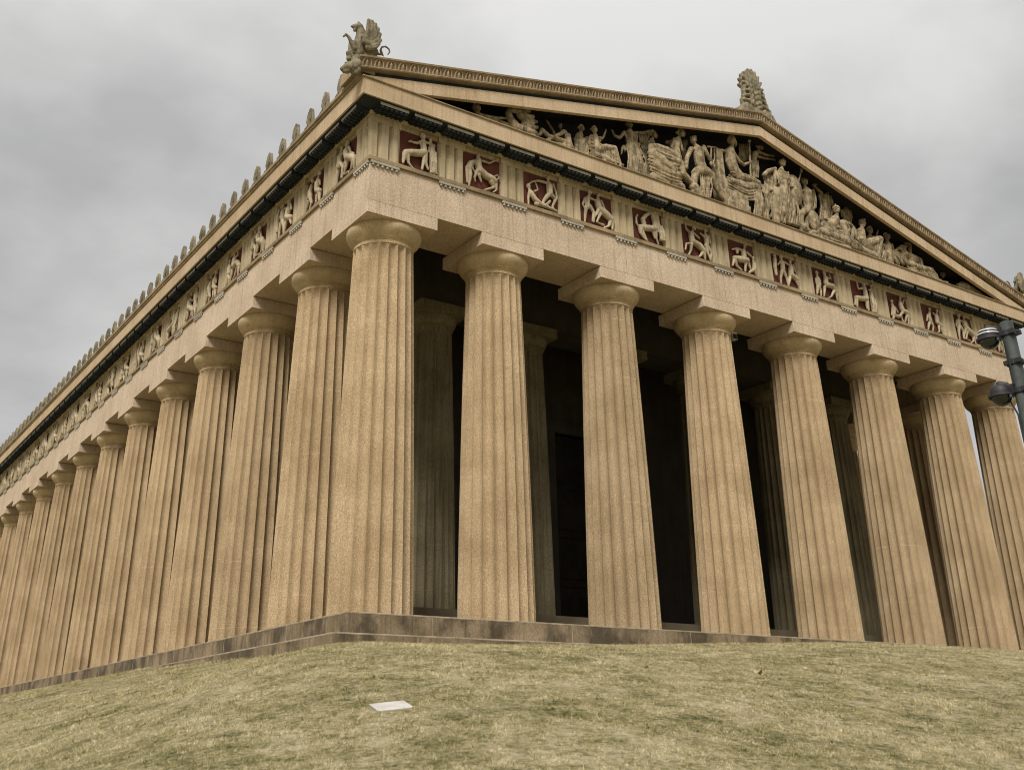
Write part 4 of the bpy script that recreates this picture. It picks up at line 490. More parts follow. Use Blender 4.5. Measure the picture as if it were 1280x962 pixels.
RELIEFS=[[["T",[[-0.0,-1.06,12.203,0.094],[0.221,-1.06,12.259,0.111],[0.412,-1.06,12.304,0.112],[0.572,-1.06,12.389,0.112]]],["T",[[-0.031,-1.06,12.161,0.083],[-0.062,-1.06,11.96,0.05],[-0.084,-1.06,11.842,0.033]]],["T",[[0.05,-1.06,12.123,0.077],[0.088,-1.06,11.896,0.041],[0.202,-1.06,11.774,0.03],[0.314,-1.06,11.751,0.025]]],["T",[[0.606,-1.06,12.335,0.09],[0.637,-1.06,12.054,0.048],[0.712,-1.06,11.885,0.033]]],["T",[[0.599,-1.06,12.333,0.078],[0.548,-1.06,11.994,0.042],[0.52,-1.06,11.825,0.039]]],["T",[[-0.093,-1.06,12.141,0.028],[-0.102,-1.06,11.915,0.025],[-0.083,-1.06,11.826,0.022]]],["T",[[0.578,-1.06,12.423,0.095],[0.535,-1.06,12.604,0.096],[0.532,-1.06,12.734,0.079]]],["H",[0.529,-1.06,12.897,0.079],1.0,""],["A",[[0.452,-1.06,12.691,0.045],[0.341,-1.06,12.605,0.042],[0.206,-1.06,12.593,0.034]]],["A",[[0.63,-1.06,12.727,0.045],[0.794,-1.06,12.722,0.037]]],["H",[0.775,-1.06,12.848,0.062],-1.0,"u"],["T",[[0.793,-1.06,12.755,0.04],[0.822,-1.06,12.633,0.085],[0.832,-1.06,12.44,0.096],[0.87,-1.06,12.128,0.107],[0.875,-1.06,11.84,0.095]]],["D",5,[[0.75,-1.06,12.414,0.028],[0.93,-1.06,12.472,0.028]],[[0.779,-1.06,11.778,0.031],[0.973,-1.06,11.79,0.031]]],["T",[[0.731,-1.06,12.603,0.034],[0.717,-1.06,12.436,0.028],[0.799,-1.06,12.43,0.025]]]],[["T",[[2.173,-1.06,12.607,0.081],[2.036,-1.06,12.531,0.086],[1.961,-1.06,12.342,0.098]]],["T",[[1.961,-1.06,12.342,0.086],[2.019,-1.06,12.162,0.08],[2.009,-1.06,11.963,0.051],[1.986,-1.06,11.777,0.031]]],["T",[[1.934,-1.06,12.3,0.069],[1.934,-1.06,12.038,0.051],[1.928,-1.06,11.873,0.031]]],["T",[[2.07,-1.06,12.541,0.04],[2.121,-1.06,12.359,0.035],[2.207,-1.06,12.253,0.026]]],["T",[[2.311,-1.06,12.702,0.099],[2.293,-1.06,12.546,0.11],[2.345,-1.06,12.429,0.11]]],["H",[2.304,-1.06,12.844,0.064],-1.0,"b"],["A",[[2.467,-1.06,12.735,0.044],[2.694,-1.06,12.733,0.035],[2.925,-1.06,12.898,0.026]]],["T",[[2.207,-1.06,12.652,0.041],[2.104,-1.06,12.486,0.035]]],["T",[[2.345,-1.06,12.412,0.11],[2.552,-1.06,12.277,0.116],[2.778,-1.06,12.231,0.111],[2.865,-1.06,12.191,0.099]]],["T",[[2.258,-1.06,12.336,0.058],[2.172,-1.06,12.078,0.037],[2.206,-1.06,11.974,0.026]]],["T",[[2.327,-1.06,12.225,0.052],[2.412,-1.06,12.02,0.026]]],["T",[[2.759,-1.06,12.126,0.087],[2.845,-1.06,11.969,0.046],[2.583,-1.06,11.825,0.032],[2.514,-1.06,11.788,0.026]]],["T",[[2.9,-1.06,12.201,0.07],[2.939,-1.06,11.915,0.035],[2.826,-1.06,11.809,0.026]]],["T",[[2.848,-1.06,12.319,0.029],[2.973,-1.06,12.424,0.032],[3.042,-1.06,12.345,0.032],[2.935,-1.06,12.246,0.029]]]],[["H",[4.067,-1.06,12.387,0.066],1.0,""],["T",[[4.083,-1.06,12.29,0.042],[4.153,-1.06,12.176,0.089],[4.294,-1.06,11.998,0.089],[4.457,-1.06,11.911,0.089]]],["A",[[4.08,-1.06,12.188,0.045],[4.045,-1.06,11.976,0.038],[4.052,-1.06,11.794,0.03]]],["T",[[4.285,-1.06,12.283,0.039],[4.409,-1.06,12.371,0.033],[4.348,-1.06,12.557,0.027]]],["H",[4.807,-1.06,12.88,0.073],-1.0,""],["T",[[4.822,-1.06,12.77,0.042],[4.844,-1.06,12.638,0.109],[4.864,-1.06,12.387,0.103]]],["T",[[4.726,-1.06,12.706,0.048],[4.426,-1.06,12.684,0.039],[4.201,-1.06,12.581,0.033],[4.069,-1.06,12.456,0.027]]],["T",[[4.786,-1.06,12.295,0.078],[4.648,-1.06,12.101,0.06],[4.569,-1.06,11.96,0.042]]],["T",[[4.9,-1.06,12.346,0.078],[5.065,-1.06,12.223,0.06],[4.941,-1.06,11.949,0.042],[5.012,-1.06,11.85,0.03]]],["T",[[4.998,-1.06,12.719,0.046],[5.095,-1.06,12.489,0.036],[5.124,-1.06,12.274,0.03]]],["T",[[4.475,-1.06,11.899,0.077],[4.808,-1.06,11.877,0.054],[5.106,-1.06,11.843,0.033]]],["T",[[4.327,-1.06,11.856,0.071],[4.698,-1.06,11.93,0.054],[4.854,-1.06,12.11,0.042]]]],[["H",[6.434,-1.06,12.88,0.069],1.0,""],["T",[[6.408,-1.06,12.773,0.044],[6.32,-1.06,12.624,0.093],[6.309,-1.06,12.428,0.087],[6.291,-1.06,12.318,0.086]]],["T",[[6.249,-1.06,12.272,0.068],[6.207,-1.06,12.017,0.046],[6.182,-1.06,11.787,0.031]]],["T",[[6.405,-1.06,12.386,0.068],[6.552,-1.06,12.201,0.056],[6.486,-1.06,11.888,0.034]]],["T",[[6.221,-1.06,12.613,0.043],[6.121,-1.06,12.374,0.034],[6.201,-1.06,12.258,0.028]]],["T",[[6.442,-1.06,12.677,0.04],[6.62,-1.06,12.659,0.034]]],["H",[6.773,-1.06,12.874,0.069],-1.0,"b"],["T",[[6.755,-1.06,12.769,0.05],[6.718,-1.06,12.635,0.1],[6.761,-1.06,12.488,0.106]]],["T",[[6.883,-1.06,12.7,0.047],[7.008,-1.06,12.453,0.038],[7.202,-1.06,12.339,0.031]]],["T",[[6.803,-1.06,12.395,0.112],[7.075,-1.06,12.261,0.119],[7.23,-1.06,12.164,0.113]]],["T",[[7.248,-1.06,12.134,0.094],[7.13,-1.06,11.892,0.044],[6.921,-1.06,11.759,0.031]]],["T",[[7.287,-1.06,12.11,0.081],[7.277,-1.06,11.81,0.031]]],["T",[[6.76,-1.06,12.348,0.068],[6.562,-1.06,12.048,0.04],[6.531,-1.06,11.866,0.031]]],["T",[[6.834,-1.06,12.264,0.062],[6.652,-1.06,11.899,0.037],[6.928,-1.06,11.871,0.034]]]],[["T",[[8.451,-1.06,12.217,0.102],[8.773,-1.06,12.269,0.116],[9.078,-1.06,12.334,0.11]]],["T",[[9.08,-1.06,12.353,0.103],[9.097,-1.06,12.539,0.091],[9.03,-1.06,12.738,0.084]]],["H",[9.017,-1.06,12.825,0.065],1.0,"b"],["T",[[8.612,-1.06,12.369,0.083],[8.563,-1.06,12.535,0.083],[8.729,-1.06,12.726,0.071],[8.866,-1.06,12.819,0.058]]],["T",[[9.186,-1.06,12.781,0.084],[9.201,-1.06,12.495,0.097],[9.305,-1.06,12.234,0.091],[9.388,-1.06,11.986,0.045]]],["H",[9.131,-1.06,12.894,0.059],1.0,""],["T",[[8.444,-1.06,12.144,0.089],[8.453,-1.06,12.005,0.057],[8.586,-1.06,11.845,0.035],[8.747,-1.06,11.756,0.029]]],["T",[[8.524,-1.06,12.095,0.057],[8.689,-1.06,11.819,0.032]]],["T",[[9.091,-1.06,12.248,0.077],[9.11,-1.06,12.002,0.039],[9.175,-1.06,11.787,0.029]]],["T",[[8.981,-1.06,12.218,0.064],[9.044,-1.06,11.984,0.035]]],["T",[[8.368,-1.06,12.23,0.032],[8.291,-1.06,12.317,0.038],[8.289,-1.06,12.53,0.038],[8.361,-1.06,12.641,0.029]]],["D",4,[[9.131,-1.06,12.439,0.029],[9.353,-1.06,12.5,0.029]],[[9.257,-1.06,11.969,0.029],[9.431,-1.06,11.979,0.029]]]],[["H",[10.836,-1.06,12.85,0.067],1.0,"b"],["T",[[10.752,-1.06,12.715,0.053],[10.668,-1.06,12.581,0.099],[10.69,-1.06,12.384,0.106]]],["A",[[10.584,-1.06,12.633,0.046],[10.46,-1.06,12.729,0.04],[10.451,-1.06,12.845,0.03]]],["T",[[10.811,-1.06,12.638,0.043],[11.047,-1.06,12.516,0.033]]],["T",[[10.704,-1.06,12.315,0.106],[11.011,-1.06,12.229,0.119],[11.197,-1.06,12.075,0.1]]],["T",[[10.645,-1.06,12.189,0.066],[10.595,-1.06,11.957,0.043],[10.484,-1.06,11.776,0.033]]],["T",[[10.556,-1.06,12.202,0.046],[10.418,-1.06,12.166,0.039],[10.346,-1.06,11.929,0.029]]],["T",[[11.193,-1.06,12.037,0.08],[11.23,-1.06,11.79,0.033]]],["T",[[11.117,-1.06,11.981,0.066],[10.96,-1.06,11.814,0.033],[10.728,-1.06,11.755,0.026]]],["H",[11.36,-1.06,12.891,0.061],-1.0,""],["T",[[11.346,-1.06,12.782,0.044],[11.374,-1.06,12.64,0.094],[11.378,-1.06,12.418,0.087]]],["T",[[11.321,-1.06,12.329,0.067],[11.382,-1.06,12.086,0.047],[11.483,-1.06,11.799,0.03]]],["T",[[11.392,-1.06,12.347,0.06],[11.544,-1.06,12.09,0.043],[11.488,-1.06,11.837,0.03]]],["T",[[11.269,-1.06,12.649,0.044],[11.117,-1.06,12.721,0.037]]],["T",[[11.509,-1.06,12.713,0.044],[11.546,-1.06,12.462,0.034]]]],[["H",[13.235,-1.06,12.797,0.069],-1.0,""],["T",[[13.193,-1.06,12.683,0.048],[13.134,-1.06,12.553,0.096],[13.142,-1.06,12.347,0.096]]],["T",[[13.057,-1.06,12.591,0.048],[12.843,-1.06,12.611,0.041],[12.588,-1.06,12.508,0.034]]],["H",[12.822,-1.06,12.474,0.068],-1.0,"b"],["T",[[12.686,-1.06,12.194,0.109],[12.929,-1.06,12.218,0.123],[13.25,-1.06,12.261,0.11]]],["T",[[12.649,-1.06,12.11,0.075],[12.739,-1.06,11.908,0.047],[12.94,-1.06,11.808,0.031]]],["T",[[12.63,-1.06,12.143,0.054],[12.523,-1.06,11.892,0.034]]],["T",[[13.187,-1.06,12.169,0.068],[13.119,-1.06,11.815,0.034]]],["T",[[13.275,-1.06,12.267,0.069],[13.389,-1.06,11.993,0.041]]],["H",[13.593,-1.06,12.423,0.062],-1.0,""],["T",[[13.577,-1.06,12.324,0.041],[13.614,-1.06,12.181,0.083],[13.576,-1.06,12.001,0.082]]],["T",[[13.544,-1.06,11.956,0.069],[13.357,-1.06,11.854,0.048],[13.301,-1.06,11.803,0.034]]],["T",[[13.595,-1.06,11.968,0.069],[13.643,-1.06,11.81,0.034]]],["T",[[13.299,-1.06,12.577,0.045],[13.503,-1.06,12.476,0.035]]]],[["H",[14.849,-1.06,12.798,0.06],1.0,""],["T",[[14.828,-1.06,12.676,0.071],[14.786,-1.06,12.375,0.07],[14.809,-1.06,12.073,0.049]]],["H",[15.178,-1.06,12.854,0.067],1.0,""],["T",[[15.161,-1.06,12.759,0.05],[15.197,-1.06,12.612,0.092],[15.192,-1.06,12.358,0.088]]],["T",[[15.124,-1.06,12.264,0.07],[15.027,-1.06,12.01,0.046],[15.007,-1.06,11.756,0.031]]],["T",[[15.231,-1.06,12.29,0.071],[15.341,-1.06,12.046,0.046],[15.371,-1.06,11.784,0.032]]],["T",[[15.089,-1.06,12.644,0.042],[14.96,-1.06,12.495,0.035]]],["T",[[15.328,-1.06,12.684,0.043],[15.527,-1.06,12.635,0.036]]],["H",[15.647,-1.06,12.775,0.064],-1.0,"b"],["T",[[15.637,-1.06,12.662,0.05],[15.633,-1.06,12.505,0.1],[15.588,-1.06,12.26,0.114],[15.854,-1.06,12.149,0.1]]],["T",[[15.511,-1.06,12.125,0.064],[15.379,-1.06,11.748,0.032]]],["T",[[15.842,-1.06,12.088,0.064],[15.913,-1.06,11.911,0.032]]],["T",[[15.766,-1.06,12.655,0.046],[15.857,-1.06,12.442,0.036]]]],[["H",[17.026,-1.06,12.686,0.062],1.0,""],["T",[[17.005,-1.06,12.582,0.044],[17.047,-1.06,12.393,0.091],[17.054,-1.06,12.217,0.087]]],["T",[[17.02,-1.06,12.13,0.072],[17.1,-1.06,11.992,0.051],[17.081,-1.06,11.772,0.032]]],["T",[[16.963,-1.06,12.117,0.065],[16.876,-1.06,11.823,0.036]]],["T",[[16.918,-1.06,12.422,0.043],[16.924,-1.06,12.187,0.033]]],["H",[17.448,-1.06,12.796,0.062],1.0,"b"],["T",[[17.44,-1.06,12.706,0.051],[17.491,-1.06,12.559,0.095],[17.451,-1.06,12.37,0.102]]],["T",[[17.587,-1.06,12.621,0.048],[17.782,-1.06,12.628,0.037],[17.73,-1.06,12.776,0.033]]],["T",[[17.495,-1.06,12.321,0.102],[17.801,-1.06,12.332,0.11],[17.984,-1.06,12.156,0.081]]],["T",[[17.363,-1.06,12.21,0.058],[17.251,-1.06,11.81,0.033]]],["T",[[17.995,-1.06,12.079,0.059],[17.971,-1.06,11.796,0.029]]],["T",[[17.876,-1.06,12.171,0.066],[17.648,-1.06,11.881,0.036],[17.463,-1.06,11.78,0.029]]]],[["T",[[19.115,-1.06,12.173,0.097],[19.409,-1.06,12.199,0.108],[19.715,-1.06,12.268,0.105]]],["T",[[19.725,-1.06,12.311,0.098],[19.716,-1.06,12.513,0.09],[19.694,-1.06,12.713,0.083]]],["H",[19.696,-1.06,12.816,0.068],1.0,""],["A",[[19.547,-1.06,12.658,0.049],[19.326,-1.06,12.578,0.041],[19.309,-1.06,12.754,0.034]]],["T",[[19.1,-1.06,12.109,0.082],[19.086,-1.06,11.805,0.041],[19.315,-1.06,11.687,0.03]]],["T",[[19.05,-1.06,12.138,0.03],[18.973,-1.06,11.86,0.03]]],["T",[[19.745,-1.06,12.153,0.075],[19.749,-1.06,11.81,0.034]]],["T",[[19.684,-1.06,12.139,0.06],[19.672,-1.06,11.854,0.034]]],["H",[20.127,-1.06,12.876,0.061],-1.0,"u"],["T",[[20.095,-1.06,12.744,0.046],[20.071,-1.06,12.574,0.083],[20.065,-1.06,12.265,0.091],[20.041,-1.06,11.813,0.068]]],["T",[[20.173,-1.06,12.7,0.042],[19.965,-1.06,12.693,0.034]]],["D",4,[[19.993,-1.06,12.331,0.03],[20.175,-1.06,12.351,0.03]],[[19.937,-1.06,11.75,0.03],[20.123,-1.06,11.79,0.03]]]],[["H",[21.295,-1.06,12.52,0.061],1.0,""],["T",[[21.28,-1.06,12.392,0.046],[21.337,-1.06,12.218,0.084],[21.267,-1.06,11.956,0.084]]],["T",[[21.256,-1.06,11.912,0.069],[21.187,-1.06,11.652,0.046]]],["T",[[21.352,-1.06,11.933,0.069],[21.728,-1.06,11.972,0.05],[21.798,-1.06,11.781,0.035]]],["T",[[21.445,-1.06,12.284,0.042],[21.554,-1.06,12.121,0.035]]],["T",[[21.252,-1.06,12.241,0.042],[21.139,-1.06,11.928,0.034]]],["H",[21.876,-1.06,12.789,0.062],-1.0,"b"],["T",[[21.822,-1.06,12.659,0.05],[21.807,-1.06,12.488,0.093],[21.87,-1.06,12.314,0.1]]],["T",[[21.95,-1.06,12.562,0.047],[22.098,-1.06,12.763,0.035]]],["T",[[21.898,-1.06,12.258,0.1],[22.11,-1.06,12.241,0.101],[22.244,-1.06,12.166,0.078]]],["T",[[22.199,-1.06,12.115,0.062],[22.134,-1.06,11.769,0.031]]],["T",[[22.1,-1.06,12.094,0.062],[21.929,-1.06,11.809,0.035],[21.787,-1.06,11.737,0.031]]],["T",[[21.841,-1.06,12.162,0.062],[21.522,-1.06,11.887,0.034]]]],[["H",[23.722,-1.06,12.72,0.06],1.0,""],["T",[[23.667,-1.06,12.601,0.044],[23.572,-1.06,12.389,0.083],[23.615,-1.06,12.207,0.079]]],["T",[[23.506,-1.06,12.099,0.063],[23.339,-1.06,11.749,0.031]]],["T",[[23.657,-1.06,12.131,0.063],[23.74,-1.06,11.979,0.043],[23.632,-1.06,11.725,0.027]]],["T",[[23.489,-1.06,12.434,0.043],[23.376,-1.06,12.156,0.031]]],["H",[24.196,-1.06,12.759,0.06],-1.0,"b"],["T",[[24.133,-1.06,12.637,0.048],[24.078,-1.06,12.454,0.088],[24.078,-1.06,12.241,0.087]]],["T",[[24.106,-1.06,12.225,0.087],[24.274,-1.06,12.133,0.095]]],["T",[[24.121,-1.06,12.058,0.056],[24.087,-1.06,11.839,0.036],[23.884,-1.06,11.705,0.028]]],["T",[[24.281,-1.06,12.049,0.064],[24.316,-1.06,11.738,0.032]]],["T",[[24.029,-1.06,12.508,0.044],[23.896,-1.06,12.608,0.032]]],["T",[[24.225,-1.06,12.507,0.044],[24.274,-1.06,12.346,0.032]]]]]
GRIFFIN=[["T",[[-1.684,-1.4,14.659,0.124],[-1.72,-1.4,14.921,0.174],[-1.684,-1.4,15.138,0.158],[-1.704,-1.4,15.308,0.117],[-1.734,-1.4,15.449,0.1]]],["T",[[-1.743,-1.4,15.484,0.117],[-1.873,-1.4,15.442,0.092],[-1.965,-1.4,15.423,0.046]]],["T",[[-1.859,-1.4,15.384,0.062],[-1.89,-1.4,15.307,0.042]]],["T",[[-1.778,-1.4,15.636,0.033],[-1.717,-1.4,15.572,0.046]]],["T",[[-1.668,-1.4,15.528,0.034],[-1.555,-1.4,15.37,0.046],[-1.48,-1.4,15.273,0.054]]],["T",[[-1.675,-1.4,14.939,0.166],[-1.462,-1.4,14.874,0.179],[-1.273,-1.4,14.824,0.146]]],["T",[[-1.317,-1.4,14.755,0.125],[-1.499,-1.4,14.658,0.104]]],["T",[[-1.903,-1.52,14.597,0.07],[-1.99,-1.52,14.737,0.062],[-2.103,-1.52,14.928,0.049],[-2.196,-1.52,14.977,0.045],[-2.259,-1.52,14.876,0.031]]],["T",[[-1.777,-1.25,14.814,0.071],[-1.83,-1.25,14.944,0.062],[-1.794,-1.25,14.706,0.054]]],["T",[[-1.734,-1.4,14.739,0.103],[-1.748,-1.4,14.558,0.083],[-1.815,-1.4,14.507,0.049]]]]
GRIFFIN_WING=[["T",[[-1.67,-1.62,14.88,0.083],[-1.612,-1.7,15.233,0.07],[-1.617,-1.7,15.588,0.05]]],["T",[[-1.625,-1.62,14.899,0.074],[-1.52,-1.7,15.246,0.079],[-1.511,-1.7,15.581,0.056]]],["T",[[-1.6,-1.62,14.859,0.074],[-1.447,-1.7,15.175,0.079],[-1.403,-1.7,15.525,0.058]]],["T",[[-1.575,-1.62,14.819,0.074],[-1.397,-1.7,15.094,0.079],[-1.316,-1.7,15.408,0.058]]],["T",[[-1.573,-1.62,14.769,0.074],[-1.346,-1.7,14.989,0.079],[-1.251,-1.7,15.256,0.058]]],["T",[[-1.57,-1.62,14.72,0.074],[-1.34,-1.7,14.865,0.062],[-1.22,-1.7,15.065,0.05]]],["T",[[-1.547,-1.62,14.705,0.062],[-1.359,-1.7,14.756,0.054],[-1.249,-1.7,14.927,0.033]]],["T",[[-1.714,-1.6,15.051,0.07],[-1.592,-1.65,14.844,0.091],[-1.449,-1.65,14.751,0.074]]]]
GRIFFIN_TAIL=[["T",[[-1.226,-1.4,14.817,0.063],[-1.038,-1.4,14.841,0.034],[-1.062,-1.4,14.984,0.032],[-1.024,-1.4,15.102,0.032],[-0.908,-1.4,15.169,0.03],[-0.798,-1.4,15.129,0.027],[-0.771,-1.4,15.037,0.027],[-0.822,-1.4,14.927,0.023]]],["T",[[-1.044,-1.4,14.992,0.029],[-0.966,-1.4,14.819,0.023]]]]
LION_HEAD=[["T",[[-1.895,-1.65,14.029,0.162],[-2.001,-1.65,13.89,0.158],[-2.088,-1.65,13.844,0.133]]],["T",[[-2.067,-1.65,13.865,0.113],[-2.199,-1.65,13.826,0.092],[-2.293,-1.65,13.728,0.068]]],["T",[[-2.148,-1.65,13.712,0.08],[-2.256,-1.65,13.659,0.048]]],["T",[[-2.098,-1.65,14.023,0.036],[-2.073,-1.65,13.984,0.048]]],["T",[[-2.206,-1.65,13.956,0.04],[-2.139,-1.65,13.958,0.052]]],["T",[[-1.947,-1.65,14.155,0.101],[-1.885,-1.65,14.278,0.09]]],["T",[[-1.925,-1.65,13.725,0.101],[-1.864,-1.65,13.846,0.121]]]]
REL_DX=[-0.033, -0.116, -0.148, -0.146, -0.167, -0.198, -0.2, -0.094, -0.12, -0.129, -0.138, -0.155]
REL_USE=[0, 1, 2, 3, 4, 5, 6, 7, 8, 9, 10, 11, 3, 0]

def hand(b, p, d, r):
    d = np.array(d) / (np.linalg.norm(d) + 1e-9); p = np.array(p); side = np.cross(d, (0, 1, 0)); 
    if np.linalg.norm(side) < .1: side = np.array((1., 0, 0))
    side = side / np.linalg.norm(side); s = max(.75, r / .05)
    b.tube([(*(p), .034 * s), (*(p + d * .09 * s), .04 * s)], 8)
    for k, ln in ((-1.5, .075), (-.5, .095), (.5, .088), (1.5, .065)):
        q = p + d * .1 * s + side * k * .023 * s; e1 = q + (d + side * k * .08) * ln * .55 * s; e2 = e1 + (d + np.array((0, -.25, -.3))) * ln * .5 * s
        b.tube([(*q, .0135 * s), (*e1, .013 * s), (*e2, .011 * s)], 6)
    q = p + d * .03 * s - side * .035 * s; e1 = q + (d * .5 - side * .8) * .055 * s; e2 = e1 + d * .05 * s
    b.tube([(*q, .017 * s), (*e1, .015 * s), (*e2, .012 * s)], 6)
def head(b, c, r, fx, style):
    x, y, z = c; r *= .95
    b.ell((x, y, z), r * .86, r * .95, r * 1.15); f = np.array((fx * .95, -.55 if fx else -1, 0)); f /= np.linalg.norm(f); sd = np.array((-f[1], f[0], 0))
    P_ = lambda u, v_, h: np.array((x, y, z)) + f * u * r + sd * v_ * r + np.array((0, 0, h * r))
    b.tube([(*P_(.55, 0, -.75), r * .42), (*P_(.35, 0, -.5), r * .5)], 8)                                       # jaw
    b.tube([(*P_(.84, 0, .22), r * .12), (*P_(1.06, 0, -.2), r * .15)], 7)                                       # nose
    b.tube([(*P_(.76, -.5, .28), r * .13), (*P_(.9, 0, .3), r * .12), (*P_(.76, .5, .28), r * .13)], 7)          # brow
    b.tube([(*P_(.88, -.22, -.52), r * .09), (*P_(.95, 0, -.5), r * .1), (*P_(.88, .22, -.52), r * .09)], 6)      # lips
    for s in (-1, 1): b.ell(P_(-.02, s * .86, -.05), r * .16, r * .16, r * .26); b.ell(P_(.8, s * .34, .05), r * .13, r * .13, r * .08)
    if style == 'h':
        b.ell(P_(-.1, 0, .42), r * 1.08, r * 1.08, r * .95); b.tube([(*P_(.9, 0, .65), r * .16), (*P_(.35, 0, 1.5), r * .22), (*P_(-.6, 0, 1.4), r * .24), (*P_(-1.25, 0, .5), r * .22)], 8)
        b.tube([(*P_(.75, -.75, .42), r * .13), (*P_(1.1, 0, .5), r * .14), (*P_(.75, .75, .42), r * .13)], 7)
    else:
        for k in range(9):
            a = k / 8 * math.pi * 1.1 - .2
            for v_ in (-.7, -.25, .25, .7): b.ell(P_(.62 * math.cos(a) - .2, v_ * (1 - .25 * abs(math.cos(a))), .62 + .55 * math.sin(a) - .2 * abs(v_)), r * .26, r * .26, r * .24, nu=7, nv=5)
        b.tube([(*P_(-.75, 0, .5), r * .45), (*P_(-.85, 0, -.2), r * .4), (*P_(-.6, 0, -.75), r * .3)], 8)
    if style == 'u': b.ell(P_(-1.2, 0, .15), r * .42, r * .42, r * .4)
    if style == 'b':
        for k in (-.4, 0, .4): b.tube([(*P_(.75, k, -.6), r * .26), (*P_(.85, k * .8, -1.05), r * .26), (*P_(.75, k * .4, -1.5), r * .16)], 7)
def lerp_poly(P, t):
    P = np.array(P); s = t * (len(P) - 1); i = min(int(s), len(P) - 2); return P[i] + (P[i + 1] - P[i]) * (s - i)
def figure(prims, floor=None):
    b = MB(); low = []
    for p in prims:
        k = p[0]
        if k in ('T', 'A', 'L'):
            pts = [(*q[:3], q[3] * (.9 if floor is not None else 1)) for q in p[1]]; b.tube(pts, 12); low += pts
            if k == 'A': hand(b, pts[-1][:3], np.array(pts[-1][:3]) - np.array(pts[-2][:3]), pts[-1][3])
        elif k == 'H': head(b, p[1][:3], p[1][3], p[2], p[3])
        elif k == 'E': c = p[1]; m = p[2]; b.ell(c[:3], c[3] * m[0], c[3] * m[1], c[3] * m[2], nu=24, nv=12)
        elif k == 'D':
            n = p[1] * 2 - 1; sa = np.linalg.norm(np.array(p[2][-1][:3]) - np.array(p[2][0][:3])) / max(1, n - 1); sb = np.linalg.norm(np.array(p[3][-1][:3]) - np.array(p[3][0][:3])) / max(1, n - 1)
            for j in range(n):
                t = j / max(1, n - 1); A_, B_ = lerp_poly(p[2], t), lerp_poly(p[3], t); ridge = j % 2 == 0; off = -.05 if ridge else .025
                mid = (A_ + B_) / 2; L_ = np.linalg.norm(B_[:3] - A_[:3]); sag = np.array((.035 * L_ * math.sin(j * 1.3), off - .07 * L_, -.02 * L_ * math.cos(j * 1.7) - (p[4] if len(p) > 4 else 0) * L_, 0))
                pts = [A_ + (0, off, 0, 0), A_ + (mid - A_) * .5 + sag * .7, mid + sag, mid + (B_ - mid) * .5 + sag * .7, B_ + (0, off, 0, 0)]
                pts = [(*q[:3], max(.024, min(.045, .5 * (sa + (sb - sa) * i / 4))) if ridge else max(.03, min(.085, .9 * (sa + (sb - sa) * i / 4)))) for i, q in enumerate(pts)]; b.tube(pts, 9)
        elif k == 'B': b.box(*p[1])
    if floor is not None and low:
        zmin = min(q[2] - q[3] for q in low)
        for q in low:
            if q[2] < zmin + .3 and q[3] > .06 : b.tube([(q[0], q[1], q[2], q[3]), (q[0] + .02, q[1] + .03, floor + q[3] * .6, q[3])], 9)
    return b
JOBS = []
def carve(b, voxel, m, smooth_it=2):
    """queue a raw union of shapes; fuse_all() turns each into one continuous carved mesh"""
    o = put('raw', b.mesh('raw', m)); r = o.modifiers.new('r', 'REMESH'); r.mode = 'VOXEL'; r.voxel_size = voxel; r.use_smooth_shade = True
    s = o.modifiers.new('s', 'SMOOTH'); s.iterations = smooth_it; s.factor = .4
    JOBS.append(o); return o
def fuse_all():
    dg = bpy.context.evaluated_depsgraph_get(); res = {}
    for o in JOBS:
        me_ = bpy.data.meshes.new_from_object(o.evaluated_get(dg)); me_.materials.clear(); me_.materials.append(o.data.materials[0]); res[o.name] = me_
    for o in JOBS: raw = o.data; bpy.data.objects.remove(o); bpy.data.meshes.remove(raw)
    JOBS.clear(); return res
todo = []
for st in STATUES:
    raw = carve(figure(st[3], Z_GT + .05), .017, 'statue', 1).name
    subs = [(n, carve(figure(p, Z_GT + .05 if n == 'throne' else None), .02, 'statue').name) for n, p in (st[4] if len(st) > 4 else [])]
    todo.append((st, raw, subs))
rel = []
for k, p in enumerate(RELIEFS):
    b = figure(p); xc = (TX[k] + TX[k + 1]) / 2
    for q in range(len(b.v)): x, y, z = b.v[q]; b.v[q] = (x - xc - REL_DX[k], y, max(z, Z_FR + .02))
    rel.append(carve(b, .019, 'relief', 1).name)
gb = MB()
for src in (GRIFFIN,):
    g = figure(src); gb.add(g.v, g.f)
gname = carve(gb, .022, 'finial').name; gw = figure(GRIFFIN_WING)
gw2 = MB(); gw2.add([(x, -2.3 - y, z) for x, y, z in gw.v], gw.f)
gwname = carve(gw, .02, 'finial').name; gvname = carve(gw2, .02, 'finial').name; gtname = carve(figure(GRIFFIN_TAIL), .02, 'finial').name; lname = carve(figure(LION_HEAD), .022, 'finial').name
